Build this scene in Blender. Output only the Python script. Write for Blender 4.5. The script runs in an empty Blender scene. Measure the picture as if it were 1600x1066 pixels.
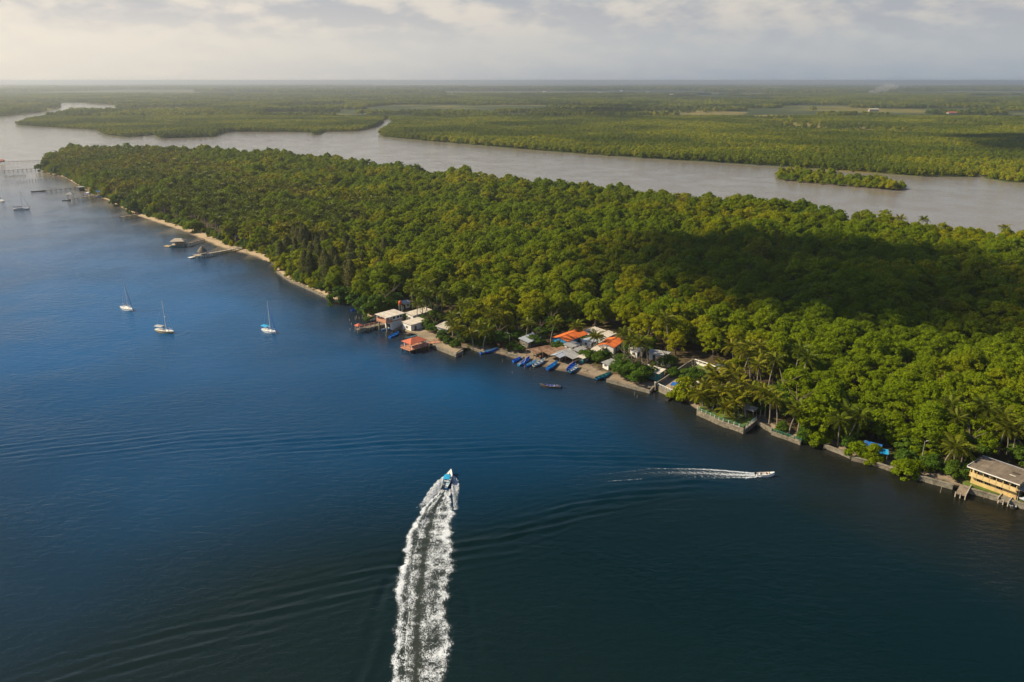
import bpy, bmesh, math, random
import numpy as np
from mathutils import Vector, Matrix
from mathutils.geometry import tessellate_polygon

random.seed(7)
rng = np.random.default_rng(7)
R = math.radians
scene = bpy.context.scene
C = scene.collection

# ------------------------------------------------------------------ camera
FPX, PITCH, CAMH = 1232.0, math.atan((533 - 126) / 1232.0), 100.0
cam_d = bpy.data.cameras.new('camera')
cam = bpy.data.objects.new('camera', cam_d)
C.objects.link(cam)
cam.location = (0, 0, CAMH)
cam.rotation_euler = (math.pi / 2 - PITCH, 0, 0)
cam_d.sensor_width = 36.0
cam_d.lens = 36.0 * FPX / 1600.0
cam_d.clip_start = 1.0
cam_d.clip_end = 250000.0
scene.camera = cam

# ------------------------------------------------------------------ sun and sky
SUN_AZ, SUN_EL = R(86), R(38)            # azimuth to the left of the view direction
SUNV = Vector((-math.sin(SUN_AZ) * math.cos(SUN_EL), math.cos(SUN_AZ) * math.cos(SUN_EL), math.sin(SUN_EL)))
sun_d = bpy.data.lights.new('sun', 'SUN')
sun_d.energy = 5.0
sun_d.angle = R(0.8)
sun_d.color = (1.0, 0.84, 0.57)
sun = bpy.data.objects.new('sun', sun_d)
C.objects.link(sun)
sun.rotation_euler = SUNV.to_track_quat('Z', 'Y').to_euler()
sun.location = (-200, 50, 300)

scene.view_settings.view_transform = 'Standard'
scene.view_settings.look = 'None'
scene.view_settings.exposure = 0.62
scene.view_settings.gamma = 1.0
scene.view_settings.use_curve_mapping = False
scene.cycles.use_denoising = True
scene.cycles.max_bounces = 6
scene.cycles.diffuse_bounces = 2
scene.cycles.glossy_bounces = 2
scene.cycles.transmission_bounces = 3
scene.cycles.transparent_max_bounces = 10
scene.cycles.volume_bounces = 0
scene.cycles.sample_clamp_indirect = 4.0


class NT:
    """small helper for node trees"""
    def __init__(self, tree):
        self.t = tree
        self.n = tree.nodes
        self.l = tree.links

    def add(self, typ, ins=None, **props):
        nd = self.n.new(typ)
        for k, v in props.items():
            setattr(nd, k, v)
        for k, v in (ins or {}).items():
            s = nd.inputs[k]
            if hasattr(v, 'is_output') or isinstance(v, bpy.types.NodeSocket):
                self.l.new(v, s)
            else:
                s.default_value = v
        return nd

    def math(self, op, a, b=None, c=None, clamp=False):
        nd = self.n.new('ShaderNodeMath')
        nd.operation = op
        nd.use_clamp = clamp
        for i, v in enumerate((a, b, c)):
            if v is None:
                continue
            if isinstance(v, bpy.types.NodeSocket):
                self.l.new(v, nd.inputs[i])
            else:
                nd.inputs[i].default_value = v
        return nd.outputs[0]

    def ramp(self, v, a, b, lo=0.0, hi=1.0, smooth=True):
        nd = self.n.new('ShaderNodeMapRange')
        nd.interpolation_type = 'SMOOTHSTEP' if smooth else 'LINEAR'
        self.l.new(v, nd.inputs[0])
        for i, x in enumerate((a, b, lo, hi)):
            if isinstance(x, bpy.types.NodeSocket):
                self.l.new(x, nd.inputs[1 + i])
            else:
                nd.inputs[1 + i].default_value = x
        return nd.outputs[0]

    def mix(self, f, a, b, mode='MIX'):
        nd = self.n.new('ShaderNodeMix')
        nd.data_type = 'RGBA'
        nd.blend_type = mode
        for s, v in ((nd.inputs[0], f), (nd.inputs[6], a), (nd.inputs[7], b)):
            if isinstance(v, bpy.types.NodeSocket):
                self.l.new(v, s)
            elif isinstance(v, (int, float)):
                s.default_value = v
            else:
                s.default_value = (v[0], v[1], v[2], 1)
        return nd.outputs[2]

    def noise(self, vec, scale, detail=4, rough=0.55, dist=0.0):
        nd = self.n.new('ShaderNodeTexNoise')
        if vec is not None:
            self.l.new(vec, nd.inputs['Vector'])
        nd.inputs['Scale'].default_value = scale
        nd.inputs['Detail'].default_value = detail
        nd.inputs['Roughness'].default_value = rough
        nd.inputs['Distortion'].default_value = dist
        return nd.outputs[0]

    def link(self, a, b):
        self.l.new(a, b)


world = bpy.data.worlds.new('World')
scene.world = world
world.use_nodes = True
w = NT(world.node_tree)
w.n.clear()
sky = w.add('ShaderNodeTexSky', sky_type='NISHITA', sun_disc=False, sun_elevation=SUN_EL,
            sun_rotation=-SUN_AZ, altitude=50.0, air_density=1.0, dust_density=0.5, ozone_density=2.5)
tc = w.add('ShaderNodeTexCoord')
sep = w.add('ShaderNodeSeparateXYZ', {0: tc.outputs['Generated']})
zc = w.math('MAXIMUM', sep.outputs[2], 0.0)
zz = w.math('ADD', zc, 0.34)
uv = w.add('ShaderNodeCombineXYZ', {0: w.math('DIVIDE', sep.outputs[0], zz), 1: w.math('DIVIDE', sep.outputs[1], zz), 2: 0.0})
cl = w.noise(uv.outputs[0], 3.1, 7, 0.54, 0.1)
cl2 = w.noise(uv.outputs[0], 1.1, 2, 0.5)
cs = w.add('ShaderNodeVectorMath', {0: uv.outputs[0], 1: (-0.045, 0.055, 0)}, operation='ADD')
cl_sh = w.noise(cs.outputs[0], 3.1, 5, 0.54, 0.1)
cover = w.ramp(w.math('ADD', w.math('MULTIPLY', cl2, 0.5), w.math('MULTIPLY', cl, 0.75)), 0.73, 0.88)
sundir = w.add('ShaderNodeVectorMath', {0: tc.outputs['Generated'], 1: SUNV}, operation='DOT_PRODUCT')
glow = w.ramp(sundir.outputs[1], -0.30, 0.80)
# towards the horizon one looks through many cloud layers and haze: cover grows
low = w.ramp(zc, 0.07, w.math('ADD', 0.14, w.math('MULTIPLY', glow, 0.06)), 1.0, 0.0)
cover = w.math('MAXIMUM', cover, w.math('MULTIPLY', low, 0.93))
lit = w.ramp(w.math('SUBTRACT', cl, cl_sh), -0.10, 0.12)
ccol = w.mix(lit, (4.4, 4.4, 4.8), (8.3, 7.3, 6.2))
hzc = w.mix(glow, w.mix(w.ramp(zc, 0.0, 0.035), (3.5, 4.1, 4.9), (4.7, 5.0, 5.4)), (9.0, 8.0, 6.6))
thick = w.ramp(zc, 0.03, 0.095, 0.92, 0.22)
ccol = w.mix(thick, ccol, hzc)
gain = w.ramp(glow, 0.0, 1.0, 0.92, 1.12, smooth=False)
ccol = w.mix(1.0, ccol, w.add('ShaderNodeCombineXYZ', {0: gain, 1: gain, 2: gain}).outputs[0], 'MULTIPLY')
skyc = w.mix(cover, sky.outputs[0], ccol)
bg = w.add('ShaderNodeBackground', {'Color': skyc, 'Strength': 0.066})
out = w.add('ShaderNodeOutputWorld', {'Surface': bg.outputs[0]})


# ------------------------------------------------------------------ helpers
def G(px, py, z=0.0):
    """the point at height z that the photograph shows at pixel px, py"""
    a = (px - 800) / FPX
    b = (533 - py) / FPX
    dy = math.cos(PITCH) + b * math.sin(PITCH)
    dz = -math.sin(PITCH) + b * math.cos(PITCH)
    t = (z - CAMH) / dz
    return Vector((a * t, dy * t, z))


def pix(x, y, z):
    X, Y, Z = x, y, z - CAMH
    dpt = Y * math.cos(PITCH) - Z * math.sin(PITCH)
    up = Y * math.sin(PITCH) + Z * math.cos(PITCH)
    return 800 + FPX * X / dpt, 533 - FPX * up / dpt


def yaw(a, b):
    return math.atan2(b.y - a.y, b.x - a.x)


class MB:
    """collects shapes for ONE mesh"""
    def __init__(self):
        self.v, self.f = [], []

    def poly(self, pts):
        o = len(self.v)
        self.v += [tuple(p) for p in pts]
        self.f.append(tuple(range(o, o + len(pts))))
        return self

    def box(self, c, s, rz=0.0, bev=0.0):
        x, y, z = (k / 2 for k in s)
        o = len(self.v)
        ca, sa = math.cos(rz), math.sin(rz)
        for dz in (-z, z):
            for dx, dy in ((-x, -y), (x, -y), (x, y), (-x, y)):
                self.v.append((c[0] + dx * ca - dy * sa, c[1] + dx * sa + dy * ca, c[2] + dz))
        self.f += [tuple(o + i for i in q) for q in ((3, 2, 1, 0), (4, 5, 6, 7), (0, 1, 5, 4), (1, 2, 6, 5), (2, 3, 7, 6), (3, 0, 4, 7))]
        return self

    def prism(self, base, top):
        """loft between two rings of the same length, capped"""
        n = len(base)
        o = len(self.v)
        self.v += [tuple(p) for p in base] + [tuple(p) for p in top]
        for i in range(n):
            j = (i + 1) % n
            self.f.append((o + i, o + j, o + n + j, o + n + i))
        self.f.append(tuple(o + i for i in reversed(range(n))))
        self.f.append(tuple(o + n + i for i in range(n)))
        return self

    def tube(self, pts, rads, n=7, cap=True):
        pts = [Vector(p) for p in pts]
        if not hasattr(rads, '__len__'):
            rads = [rads] * len(pts)
        o = len(self.v)
        for i, p in enumerate(pts):
            d = (pts[min(i + 1, len(pts) - 1)] - pts[max(i - 1, 0)]).normalized()
            u = d.cross(Vector((0, 0, 1)) if abs(d.z) < 0.95 else Vector((1, 0, 0))).normalized()
            v = d.cross(u)
            for k in range(n):
                a = 2 * math.pi * k / n
                self.v.append(tuple(p + u * (rads[i] * math.cos(a)) + v * (rads[i] * math.sin(a))))
        for i in range(len(pts) - 1):
            for k in range(n):
                j = (k + 1) % n
                self.f.append((o + i * n + k, o + i * n + j, o + (i + 1) * n + j, o + (i + 1) * n + k))
        if cap:
            self.f.append(tuple(o + k for k in reversed(range(n))))
            self.f.append(tuple(o + (len(pts) - 1) * n + k for k in range(n)))
        return self

    def mesh(self, name, mat=None, smooth=False):
        m = bpy.data.meshes.new(name)
        m.from_pydata(self.v, [], self.f)
        if mat:
            m.materials.append(mat)
        if smooth:
            m.shade_smooth()
        m.update()
        return m

    def build(self, name, mat, parent=None, loc=(0, 0, 0), rz=0.0, smooth=False):
        return link(name, self.mesh(name, mat, smooth), parent, loc, rz)


def link(name, mesh, parent=None, loc=(0, 0, 0), rz=0.0):
    o = bpy.data.objects.new(name, mesh)
    C.objects.link(o)
    o.parent = parent
    o.location = loc
    o.rotation_euler = (0, 0, rz)
    return o


def thing(name, label, cat, loc=(0, 0, 0), rz=0.0, group=None):
    o = bpy.data.objects.new(name, None)
    o.empty_display_size = 0.3
    C.objects.link(o)
    o.location = loc
    o.rotation_euler = (0, 0, rz)
    o['label'] = label
    o['category'] = cat
    if group:
        o['group'] = group
    return o


def tag(o, label=None, cat=None, group=None, kind=None):
    for k, v in (('label', label), ('category', cat), ('group', group), ('kind', kind)):
        if v:
            o[k] = v
    return o


def np_mesh(name, verts, faces, mat=None, smooth=False):
    m = bpy.data.meshes.new(name)
    verts = np.asarray(verts, dtype=np.float32)
    faces = np.asarray(faces, dtype=np.int32)
    k = faces.shape[1]
    m.vertices.add(len(verts))
    m.vertices.foreach_set('co', verts.ravel())
    m.loops.add(faces.size)
    m.loops.foreach_set('vertex_index', faces.ravel())
    m.polygons.add(len(faces))
    m.polygons.foreach_set('loop_start', np.arange(0, faces.size, k, dtype=np.int32))
    m.polygons.foreach_set('loop_total', np.full(len(faces), k, dtype=np.int32))
    if mat:
        m.materials.append(mat)
    m.update(calc_edges=True)
    if smooth:
        m.shade_smooth()
    return m


def grid_faces(nx, ny):
    i = np.arange(nx - 1)[None, :] + np.arange(ny - 1)[:, None] * nx
    i = i.ravel()
    return np.stack([i, i + 1, i + nx + 1, i + nx], 1)


def attr(mesh, name, vals):
    a = mesh.attributes.new(name, 'FLOAT', 'POINT')
    a.data.foreach_set('value', np.asarray(vals, dtype=np.float32))


# ------------------------------------------------------------------ materials
def mat_new(name):
    m = bpy.data.materials.new(name)
    m.use_nodes = True
    t = NT(m.node_tree)
    t.n.clear()
    o = t.add('ShaderNodeOutputMaterial')
    return m, t, o


def plain(name, col, rough=0.7, var=0.18, scale=1.2, spec=0.3, bump=0.0, grime=None, metal=0.0, island=0.0):
    """painted or natural surface with mottling; island: tone differs from piece to piece"""
    m, t, o = mat_new(name)
    g = t.add('ShaderNodeNewGeometry')
    tcd = t.add('ShaderNodeTexCoord')
    n1 = t.noise(tcd.outputs['Object'], scale, 5, 0.62)
    dark = tuple(c * (1 - var) for c in col)
    lite = tuple(min(1, c * (1 + var)) for c in col)
    c = t.mix(t.ramp(n1, 0.3, 0.7), dark, lite)
    if grime:
        n2 = t.noise(tcd.outputs['Object'], scale * 0.45, 6, 0.7)
        c = t.mix(t.ramp(n2, 0.5, 0.72), c, grime)
    if island:
        f = t.ramp(g.outputs['Random Per Island'], 0, 1, 1 - island, 1 + island, smooth=False)
        c = t.mix(1.0, c, t.add('ShaderNodeCombineXYZ', {0: f, 1: f, 2: f}).outputs[0], 'MULTIPLY')
    p = t.add('ShaderNodeBsdfPrincipled', {'Base Color': c, 'Roughness': rough, 'Metallic': metal, 'Specular IOR Level': spec})
    if bump:
        b = t.add('ShaderNodeBump', {'Height': t.noise(tcd.outputs['Object'], scale * 6, 4, 0.6), 'Distance': bump, 'Strength': 0.7})
        t.link(b.outputs[0], p.inputs['Normal'])
    t.link(p.outputs[0], o.inputs[0])
    return m


def leaf_mat(name, cols, trans=0.25, patch=0.011, rough=0.55, det=2):
    """foliage: tone by tree, by patch of forest and by leaf"""
    m, t, o = mat_new(name)
    oi = t.add('ShaderNodeObjectInfo')
    g = t.add('ShaderNodeNewGeometry')
    c = t.mix(oi.outputs['Random'], cols[0], cols[1])
    if len(cols) > 2:
        pn = t.noise(g.outputs['Position'], patch, det, 0.6)
        c = t.mix(t.ramp(pn, 0.38, 0.62), c, cols[2])
    f = t.ramp(g.outputs['Random Per Island'], 0, 1, 0.62, 1.38, smooth=False)
    c = t.mix(1.0, c, t.add('ShaderNodeCombineXYZ', {0: f, 1: f, 2: f}).outputs[0], 'MULTIPLY')
    d = t.add('ShaderNodeBsdfPrincipled', {'Base Color': c, 'Roughness': rough, 'Specular IOR Level': 0.07})
    tr = t.add('ShaderNodeBsdfTranslucent', {'Color': c})
    mx = t.add('ShaderNodeMixShader', {0: trans, 1: d.outputs[0], 2: tr.outputs[0]})
    t.link(mx.outputs[0], o.inputs[0])
    return m


M = {}
M['mangrove'] = leaf_mat('mangrove_leaves', [(0.148, 0.215, 0.003), (0.320, 0.305, 0.004), (0.158, 0.222, 0.003)], 0.42)
M['far_leaf'] = leaf_mat('far_mangrove_leaves', [(0.160, 0.215, 0.005), (0.330, 0.310, 0.007), (0.100, 0.138, 0.005)], 0.34, 0.0042, det=5)
M['palm'] = leaf_mat('palm_leaves', [(0.135, 0.160, 0.010), (0.215, 0.190, 0.016), (0.100, 0.135, 0.010)], 0.32, rough=0.4)
M['almond'] = leaf_mat('broad_leaves', [(0.052, 0.110, 0.010), (0.080, 0.135, 0.012)], 0.28, rough=0.4)
M['casuarina'] = leaf_mat('feathery_needles', [(0.075, 0.088, 0.020), (0.105, 0.105, 0.028)], 0.15)
M['dead'] = leaf_mat('withered_leaves', [(0.22, 0.14, 0.07), (0.25, 0.16, 0.08)], 0.1)
M['bark'] = plain('bark', (0.13, 0.10, 0.075), 0.9, 0.3, 2.0)
M['palm_bark'] = plain('palm_bark', (0.24, 0.21, 0.17), 0.9, 0.25, 2.5)
M['coconut'] = plain('coconut_husk', (0.22, 0.15, 0.03), 0.6, 0.3, 3)
M['concrete'] = plain('concrete', (0.21, 0.188, 0.152), 0.9, 0.26, 0.8, grime=(0.075, 0.072, 0.05), bump=0.03)
M['stone'] = plain('wall_stone', (0.195, 0.17, 0.13), 0.9, 0.4, 1.4, grime=(0.07, 0.066, 0.045), bump=0.06, island=0.25)
M['white'] = plain('white_paint', (0.72, 0.71, 0.68), 0.6, 0.07, 0.9, grime=(0.52, 0.49, 0.44))
M['yellow'] = plain('yellow_paint', (0.54, 0.39, 0.16), 0.7, 0.15, 0.6, grime=(0.36, 0.25, 0.12))
M['yellow_pale'] = plain('pale_yellow_paint', (0.58, 0.44, 0.22), 0.7, 0.12, 0.6, grime=(0.42, 0.32, 0.18))
M['roof_brown'] = plain('weathered_roof_sheets', (0.155, 0.125, 0.098), 0.85, 0.2, 0.6, grime=(0.22, 0.18, 0.15), island=0.10)
M['roof_white'] = plain('pale_roof_sheets', (0.56, 0.51, 0.44), 0.55, 0.14, 0.8, grime=(0.34, 0.25, 0.18), island=0.09)
M['roof_grey'] = plain('grey_tin_roof', (0.29, 0.29, 0.29), 0.5, 0.18, 0.9, grime=(0.20, 0.14, 0.10), island=0.12)
M['roof_blue_grey'] = plain('blue_grey_tin_roof', (0.36, 0.40, 0.47), 0.45, 0.12, 0.7, grime=(0.27, 0.27, 0.28), island=0.12)
M['roof_rust'] = plain('rusty_tin_roof', (0.23, 0.135, 0.085), 0.8, 0.3, 0.9, grime=(0.33, 0.26, 0.2), island=0.25)
M['roof_orange'] = plain('orange_clay_tiles', (0.62, 0.145, 0.03), 0.75, 0.14, 1.0, grime=(0.50, 0.12, 0.035), island=0.16)
M['roof_red'] = plain('red_clay_tiles', (0.43, 0.115, 0.065), 0.8, 0.14, 1.0, grime=(0.33, 0.10, 0.07), island=0.16)
M['thatch'] = plain('dry_thatch', (0.16, 0.135, 0.105), 0.95, 0.3, 2.5, bump=0.05, island=0.2)
M['wood'] = plain('weathered_wood', (0.22, 0.175, 0.13), 0.85, 0.25, 1.5, island=0.18)
M['dark_wood'] = plain('dark_wet_wood', (0.07, 0.055, 0.042), 0.85, 0.25, 1.5)
M['pale_wood'] = plain('sun_bleached_wood', (0.38, 0.33, 0.27), 0.85, 0.2, 1.5, island=0.15)
M['salmon'] = plain('salmon_paint', (0.52, 0.25, 0.16), 0.7, 0.15, 1.0)
M['dark'] = plain('dark_opening', (0.02, 0.018, 0.016), 0.8, 0.2, 1.0)
M['glass'] = plain('window_glass', (0.03, 0.035, 0.04), 0.1, 0.1, 1.0, spec=0.8)
M['blue'] = plain('blue_boat_paint', (0.012, 0.12, 0.55), 0.4, 0.12, 1.4, grime=(0.02, 0.10, 0.38))
M['light_blue'] = plain('light_blue_paint', (0.02, 0.27, 0.60), 0.4, 0.12, 1.4)
M['teal'] = plain('teal_paint', (0.03, 0.22, 0.22), 0.5, 0.15, 1.4)
M['tarp'] = plain('blue_tarpaulin', (0.015, 0.11, 0.38), 0.6, 0.2, 1.5)
M['cyan_tarp'] = plain('sky_blue_canvas', (0.02, 0.30, 0.58), 0.6, 0.08, 1.5)
M['boat_white'] = plain('white_gelcoat', (0.78, 0.77, 0.74), 0.3, 0.05, 1.0, spec=0.5)
M['boat_grey'] = plain('grey_primer', (0.36, 0.37, 0.38), 0.6, 0.1, 1.5)
M['boat_inside'] = plain('pale_blue_boat_floor', (0.30, 0.42, 0.52), 0.6, 0.2, 2.0)
M['black'] = plain('black_plastic', (0.02, 0.02, 0.022), 0.4, 0.1, 1.0)
M['metal'] = plain('brushed_metal', (0.55, 0.56, 0.57), 0.35, 0.08, 1.0, spec=0.6)
M['navy'] = plain('navy_canvas', (0.03, 0.045, 0.09), 0.7, 0.1, 1.0)
M['skin'] = plain('skin', (0.26, 0.14, 0.085), 0.6, 0.05, 3.0)
M['hair'] = plain('black_hair', (0.015, 0.012, 0.01), 0.6, 0.1, 3.0)
M['cloth_red'] = plain('red_cloth', (0.50, 0.03, 0.03), 0.8, 0.1, 3.0)
M['cloth_white'] = plain('white_cloth', (0.70, 0.70, 0.68), 0.8, 0.05, 3.0)
M['cloth_dark'] = plain('dark_cloth', (0.03, 0.03, 0.045), 0.8, 0.1, 3.0)
M['cloth_orange'] = plain('orange_cloth', (0.60, 0.16, 0.03), 0.8, 0.1, 3.0)
M['net_green'] = plain('green_fence_paint', (0.04, 0.16, 0.10), 0.6, 0.15, 2.0)
M['tank'] = plain('red_tank_plastic', (0.52, 0.10, 0.04), 0.5, 0.1, 1.5)
M['grass'] = plain('lawn_grass', (0.085, 0.125, 0.02), 0.9, 0.35, 0.5, grime=(0.21, 0.15, 0.055))
M['sand'] = plain('packed_sand', (0.27, 0.215, 0.15), 0.95, 0.2, 0.25, grime=(0.18, 0.145, 0.10), bump=0.04)
M['field'] = plain('dry_field_grass', (0.160, 0.130, 0.028), 0.95, 0.4, 0.02, grime=(0.085, 0.110, 0.018))
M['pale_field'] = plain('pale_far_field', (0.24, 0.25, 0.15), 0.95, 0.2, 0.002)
M['mud'] = plain('wet_mud', (0.075, 0.06, 0.045), 0.6, 0.2, 0.1)

# island ground: wet sand, dry sand, leaf litter by height above the water
m, t, o = mat_new('island_soil')
g = t.add('ShaderNodeNewGeometry')
sp = t.add('ShaderNodeSeparateXYZ', {0: g.outputs['Position']})
nz = t.noise(g.outputs['Position'], 0.25, 5, 0.65)
zzz = t.math('ADD', sp.outputs[2], t.math('MULTIPLY', t.math('SUBTRACT', nz, 0.5), 0.35))
sand = t.mix(t.ramp(t.noise(g.outputs['Position'], 0.9, 5, 0.7), 0.35, 0.7), (0.42, 0.33, 0.22), (0.33, 0.25, 0.165))
sand = t.mix(t.ramp(sp.outputs[0], -90, -40), sand, t.mix(t.ramp(t.noise(g.outputs['Position'], 0.7, 5, 0.7), 0.35, 0.7), (0.26, 0.205, 0.150), (0.17, 0.135, 0.10)))
c = t.mix(t.ramp(zzz, 0.02, 0.28), (0.10, 0.08, 0.06), sand)
soil = t.mix(t.ramp(t.noise(g.outputs['Position'], 0.4, 4, 0.6), 0.35, 0.65), (0.05, 0.038, 0.022), (0.09, 0.07, 0.035))
c = t.mix(t.ramp(zzz, 0.66, 0.90), c, soil)
p = t.add('ShaderNodeBsdfPrincipled', {'Base Color': c, 'Roughness': 0.95, 'Specular IOR Level': 0.15})
t.link(p.outputs[0], o.inputs[0])
M['island'] = m

# mainland floor: dark forest floor turning to patchwork fields far away
m, t, o = mat_new('mainland_soil')
g = t.add('ShaderNodeNewGeometry')
n1 = t.noise(g.outputs['Position'], 0.0011, 5, 0.62)
n2 = t.noise(g.outputs['Position'], 0.012, 4, 0.65)
sc = t.add('ShaderNodeVectorMath', {0: g.outputs['Position'], 1: (0.0009, 0.0020, 1)}, operation='MULTIPLY')
vo = t.add('ShaderNodeTexVoronoi', {'Vector': sc.outputs[0], 'Scale': 1.0})
base = t.mix(t.ramp(n2, 0.35, 0.65), (0.030, 0.045, 0.012), (0.060, 0.075, 0.022))
dry = t.mix(t.ramp(n2, 0.3, 0.7), (0.20, 0.155, 0.035), (0.10, 0.115, 0.025))
c = t.mix(t.ramp(n1, 0.53, 0.60), base, dry)
fieldc = t.mix(t.add('ShaderNodeSeparateColor', {0: vo.outputs['Color']}).outputs[0], (0.035, 0.05, 0.018), (0.13, 0.13, 0.06))
spm = t.add('ShaderNodeSeparateXYZ', {0: g.outputs['Position']})
c = t.mix(t.ramp(spm.outputs[1], 5200, 7500), c, fieldc)
p = t.add('ShaderNodeBsdfPrincipled', {'Base Color': c, 'Roughness': 0.95, 'Specular IOR Level': 0.1})
t.link(p.outputs[0], o.inputs[0])
M['mainland'] = m

# water: clear blue in the channel, brown with silt in the shallows and back channel; sky reflection painted in
m, t, o = mat_new('estuary_water')
g = t.add('ShaderNodeNewGeometry')
at = t.add('ShaderNodeAttribute', attribute_name='silt')
nzw = t.noise(g.outputs['Position'], 0.012, 3, 0.55)
silt = t.math('ADD', at.outputs['Fac'], t.math('MULTIPLY', t.math('SUBTRACT', nzw, 0.55), 0.3), clamp=True)
deep = t.mix(t.ramp(t.noise(g.outputs['Position'], 0.007, 2, 0.5), 0.35, 0.65), (0.0001, 0.044, 0.128), (0.0001, 0.070, 0.205))
dim_ = t.add('ShaderNodeAttribute', attribute_name='dim_reflect').outputs['Fac']
deep = t.mix(dim_, deep, (0.0004, 0.0095, 0.0115))  # dark teal base colour standing in for dimmer sky reflection
c = t.mix(silt, deep, (0.013, 0.0118, 0.0060))
rv = t.add('ShaderNodeAttribute', attribute_name='river_sheen').outputs['Fac']
c = t.mix(rv, c, (0.215, 0.190, 0.160))  # pale silt colour, lightened to carry the bright low sky's reflection
ws = t.add('ShaderNodeMapping', {0: g.outputs['Position'], 2: (0, 0, R(14)), 3: (0.55, 1.0, 1.0)})
r1 = t.noise(ws.outputs[0], 0.55, 4, 0.6, 0.4)
r2 = t.noise(ws.outputs[0], 2.6, 3, 0.6, 0.2)
r3 = t.noise(g.outputs['Position'], 0.03, 3, 0.6)
calm = t.ramp(r3, 0.35, 0.65, 0.55, 1.15)
hgt = t.math('MULTIPLY', t.math('ADD', t.math('MULTIPLY', r1, 1.0), t.math('MULTIPLY', r2, 0.22)), calm)
b = t.add('ShaderNodeBump', {'Height': hgt, 'Distance': 0.30, 'Strength': 0.75})
p = t.add('ShaderNodeBsdfPrincipled', {'Base Color': c, 'Roughness': 0.08, 'IOR': 1.333, 'Specular IOR Level': 0.27, 'Normal': b.outputs[0]})
t.link(p.outputs[0], o.inputs[0])
M['water'] = m

# foam: white froth broken up by how dense it is, over churned silty water
m, t, o = mat_new('wake_foam')
g = t.add('ShaderNodeNewGeometry')
fo = t.add('ShaderNodeAttribute', attribute_name='foam').outputs['Fac']
ch = t.add('ShaderNodeAttribute', attribute_name='churn').outputs['Fac']
wp = t.add('ShaderNodeMapping', {0: g.outputs['Position'], 3: (1.0, 0.7, 1.0)})
fn = t.noise(wp.outputs[0], 2.4, 6, 0.78, 0.9)
vf = t.add('ShaderNodeTexVoronoi', {'Vector': wp.outputs[0], 'Scale': 3.2}, feature='DISTANCE_TO_EDGE')
net = t.ramp(vf.outputs[0], 0.0, 0.30, 1.0, 0.0)
fn2 = t.noise(wp.outputs[0], 7.0, 3, 0.7, 0.3)
val = t.math('ADD', t.math('ADD', t.ramp(fn, 0.30, 0.70, 0, 0.52, smooth=False), t.math('MULTIPLY', net, 0.26)), t.ramp(fn2, 0.3, 0.7, 0, 0.22, smooth=False))
thr = t.math('SUBTRACT', 1.0, fo)
al = t.ramp(t.math('SUBTRACT', val, thr), -0.11, 0.27)
al = t.math('MULTIPLY', al, t.ramp(fo, 0.0, 0.12))
wf = t.add('ShaderNodeBsdfPrincipled', {'Base Color': (0.60, 0.65, 0.72, 1), 'Roughness': 0.6, 'Specular IOR Level': 0.3})
cw = t.add('ShaderNodeBsdfPrincipled', {'Base Color': (0.046, 0.056, 0.046, 1), 'Roughness': 0.15, 'IOR': 1.333})
tp = t.add('ShaderNodeBsdfTransparent')
mx = t.add('ShaderNodeMixShader', {0: t.math('MULTIPLY', ch, 0.85), 1: tp.outputs[0], 2: cw.outputs[0]})
mx = t.add('ShaderNodeMixShader', {0: al, 1: mx.outputs[0], 2: wf.outputs[0]})
t.link(mx.outputs[0], o.inputs[0])
M['foam'] = m
M['spray'] = plain('white_spray', (0.55, 0.59, 0.66), 0.6, 0.04, 2.0)

# ------------------------------------------------------------------ shore lines
NEAR = [(62, 263), (70, 270), (84, 273), (100, 277), (122, 290), (142, 304), (168, 313), (188, 324), (215, 338), (238, 346), (290, 363),
        (325, 379), (345, 388), (380, 396), (408, 405), (428, 412), (431, 424), (455, 440), (480, 449), (516, 466), (545, 475), (560, 482),
        (570, 494), (592, 501), (604, 507), (618, 512), (632, 522), (652, 522), (683, 541), (713, 553), (723, 547), (733, 540), (757, 551),
        (775, 552), (800, 560), (840, 571), (880, 580), (930, 592), (948, 593), (1016, 611), (1022, 602), (1052, 613), (1062, 622),
        (1090, 641), (1130, 659), (1163, 670), (1181, 657), (1206, 672), (1252, 690), (1270, 692), (1290, 694), (1331, 712), (1375, 724),
        (1402, 733), (1432, 741), (1492, 758), (1540, 769), (1600, 787), (1720, 826), (1900, 905)]
FAR = [(2300, 470), (1900, 395), (1600, 358), (1450, 342), (1300, 321), (1100, 301), (930, 288), (750, 271), (620, 256), (520, 242),
       (400, 236), (250, 227), (150, 224), (95, 231), (72, 242), (60, 255)]
ISLAND = np.array([G(*p)[:2] for p in NEAR] + [G(p[0], p[1], 12.0)[:2] for p in FAR])


def vnoise(P, sc, seed):
    r_ = np.random.default_rng(seed)
    g_ = r_.random((64, 64))
    q = P / sc
    i = np.floor(q).astype(int)
    f = q - i
    f = f * f * (3 - 2 * f)
    a = g_[i[:, 0] % 64, i[:, 1] % 64]
    b = g_[(i[:, 0] + 1) % 64, i[:, 1] % 64]
    c_ = g_[i[:, 0] % 64, (i[:, 1] + 1) % 64]
    d = g_[(i[:, 0] + 1) % 64, (i[:, 1] + 1) % 64]
    return (a * (1 - f[:, 0]) + b * f[:, 0]) * (1 - f[:, 1]) + (c_ * (1 - f[:, 0]) + d * f[:, 0]) * f[:, 1]


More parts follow.
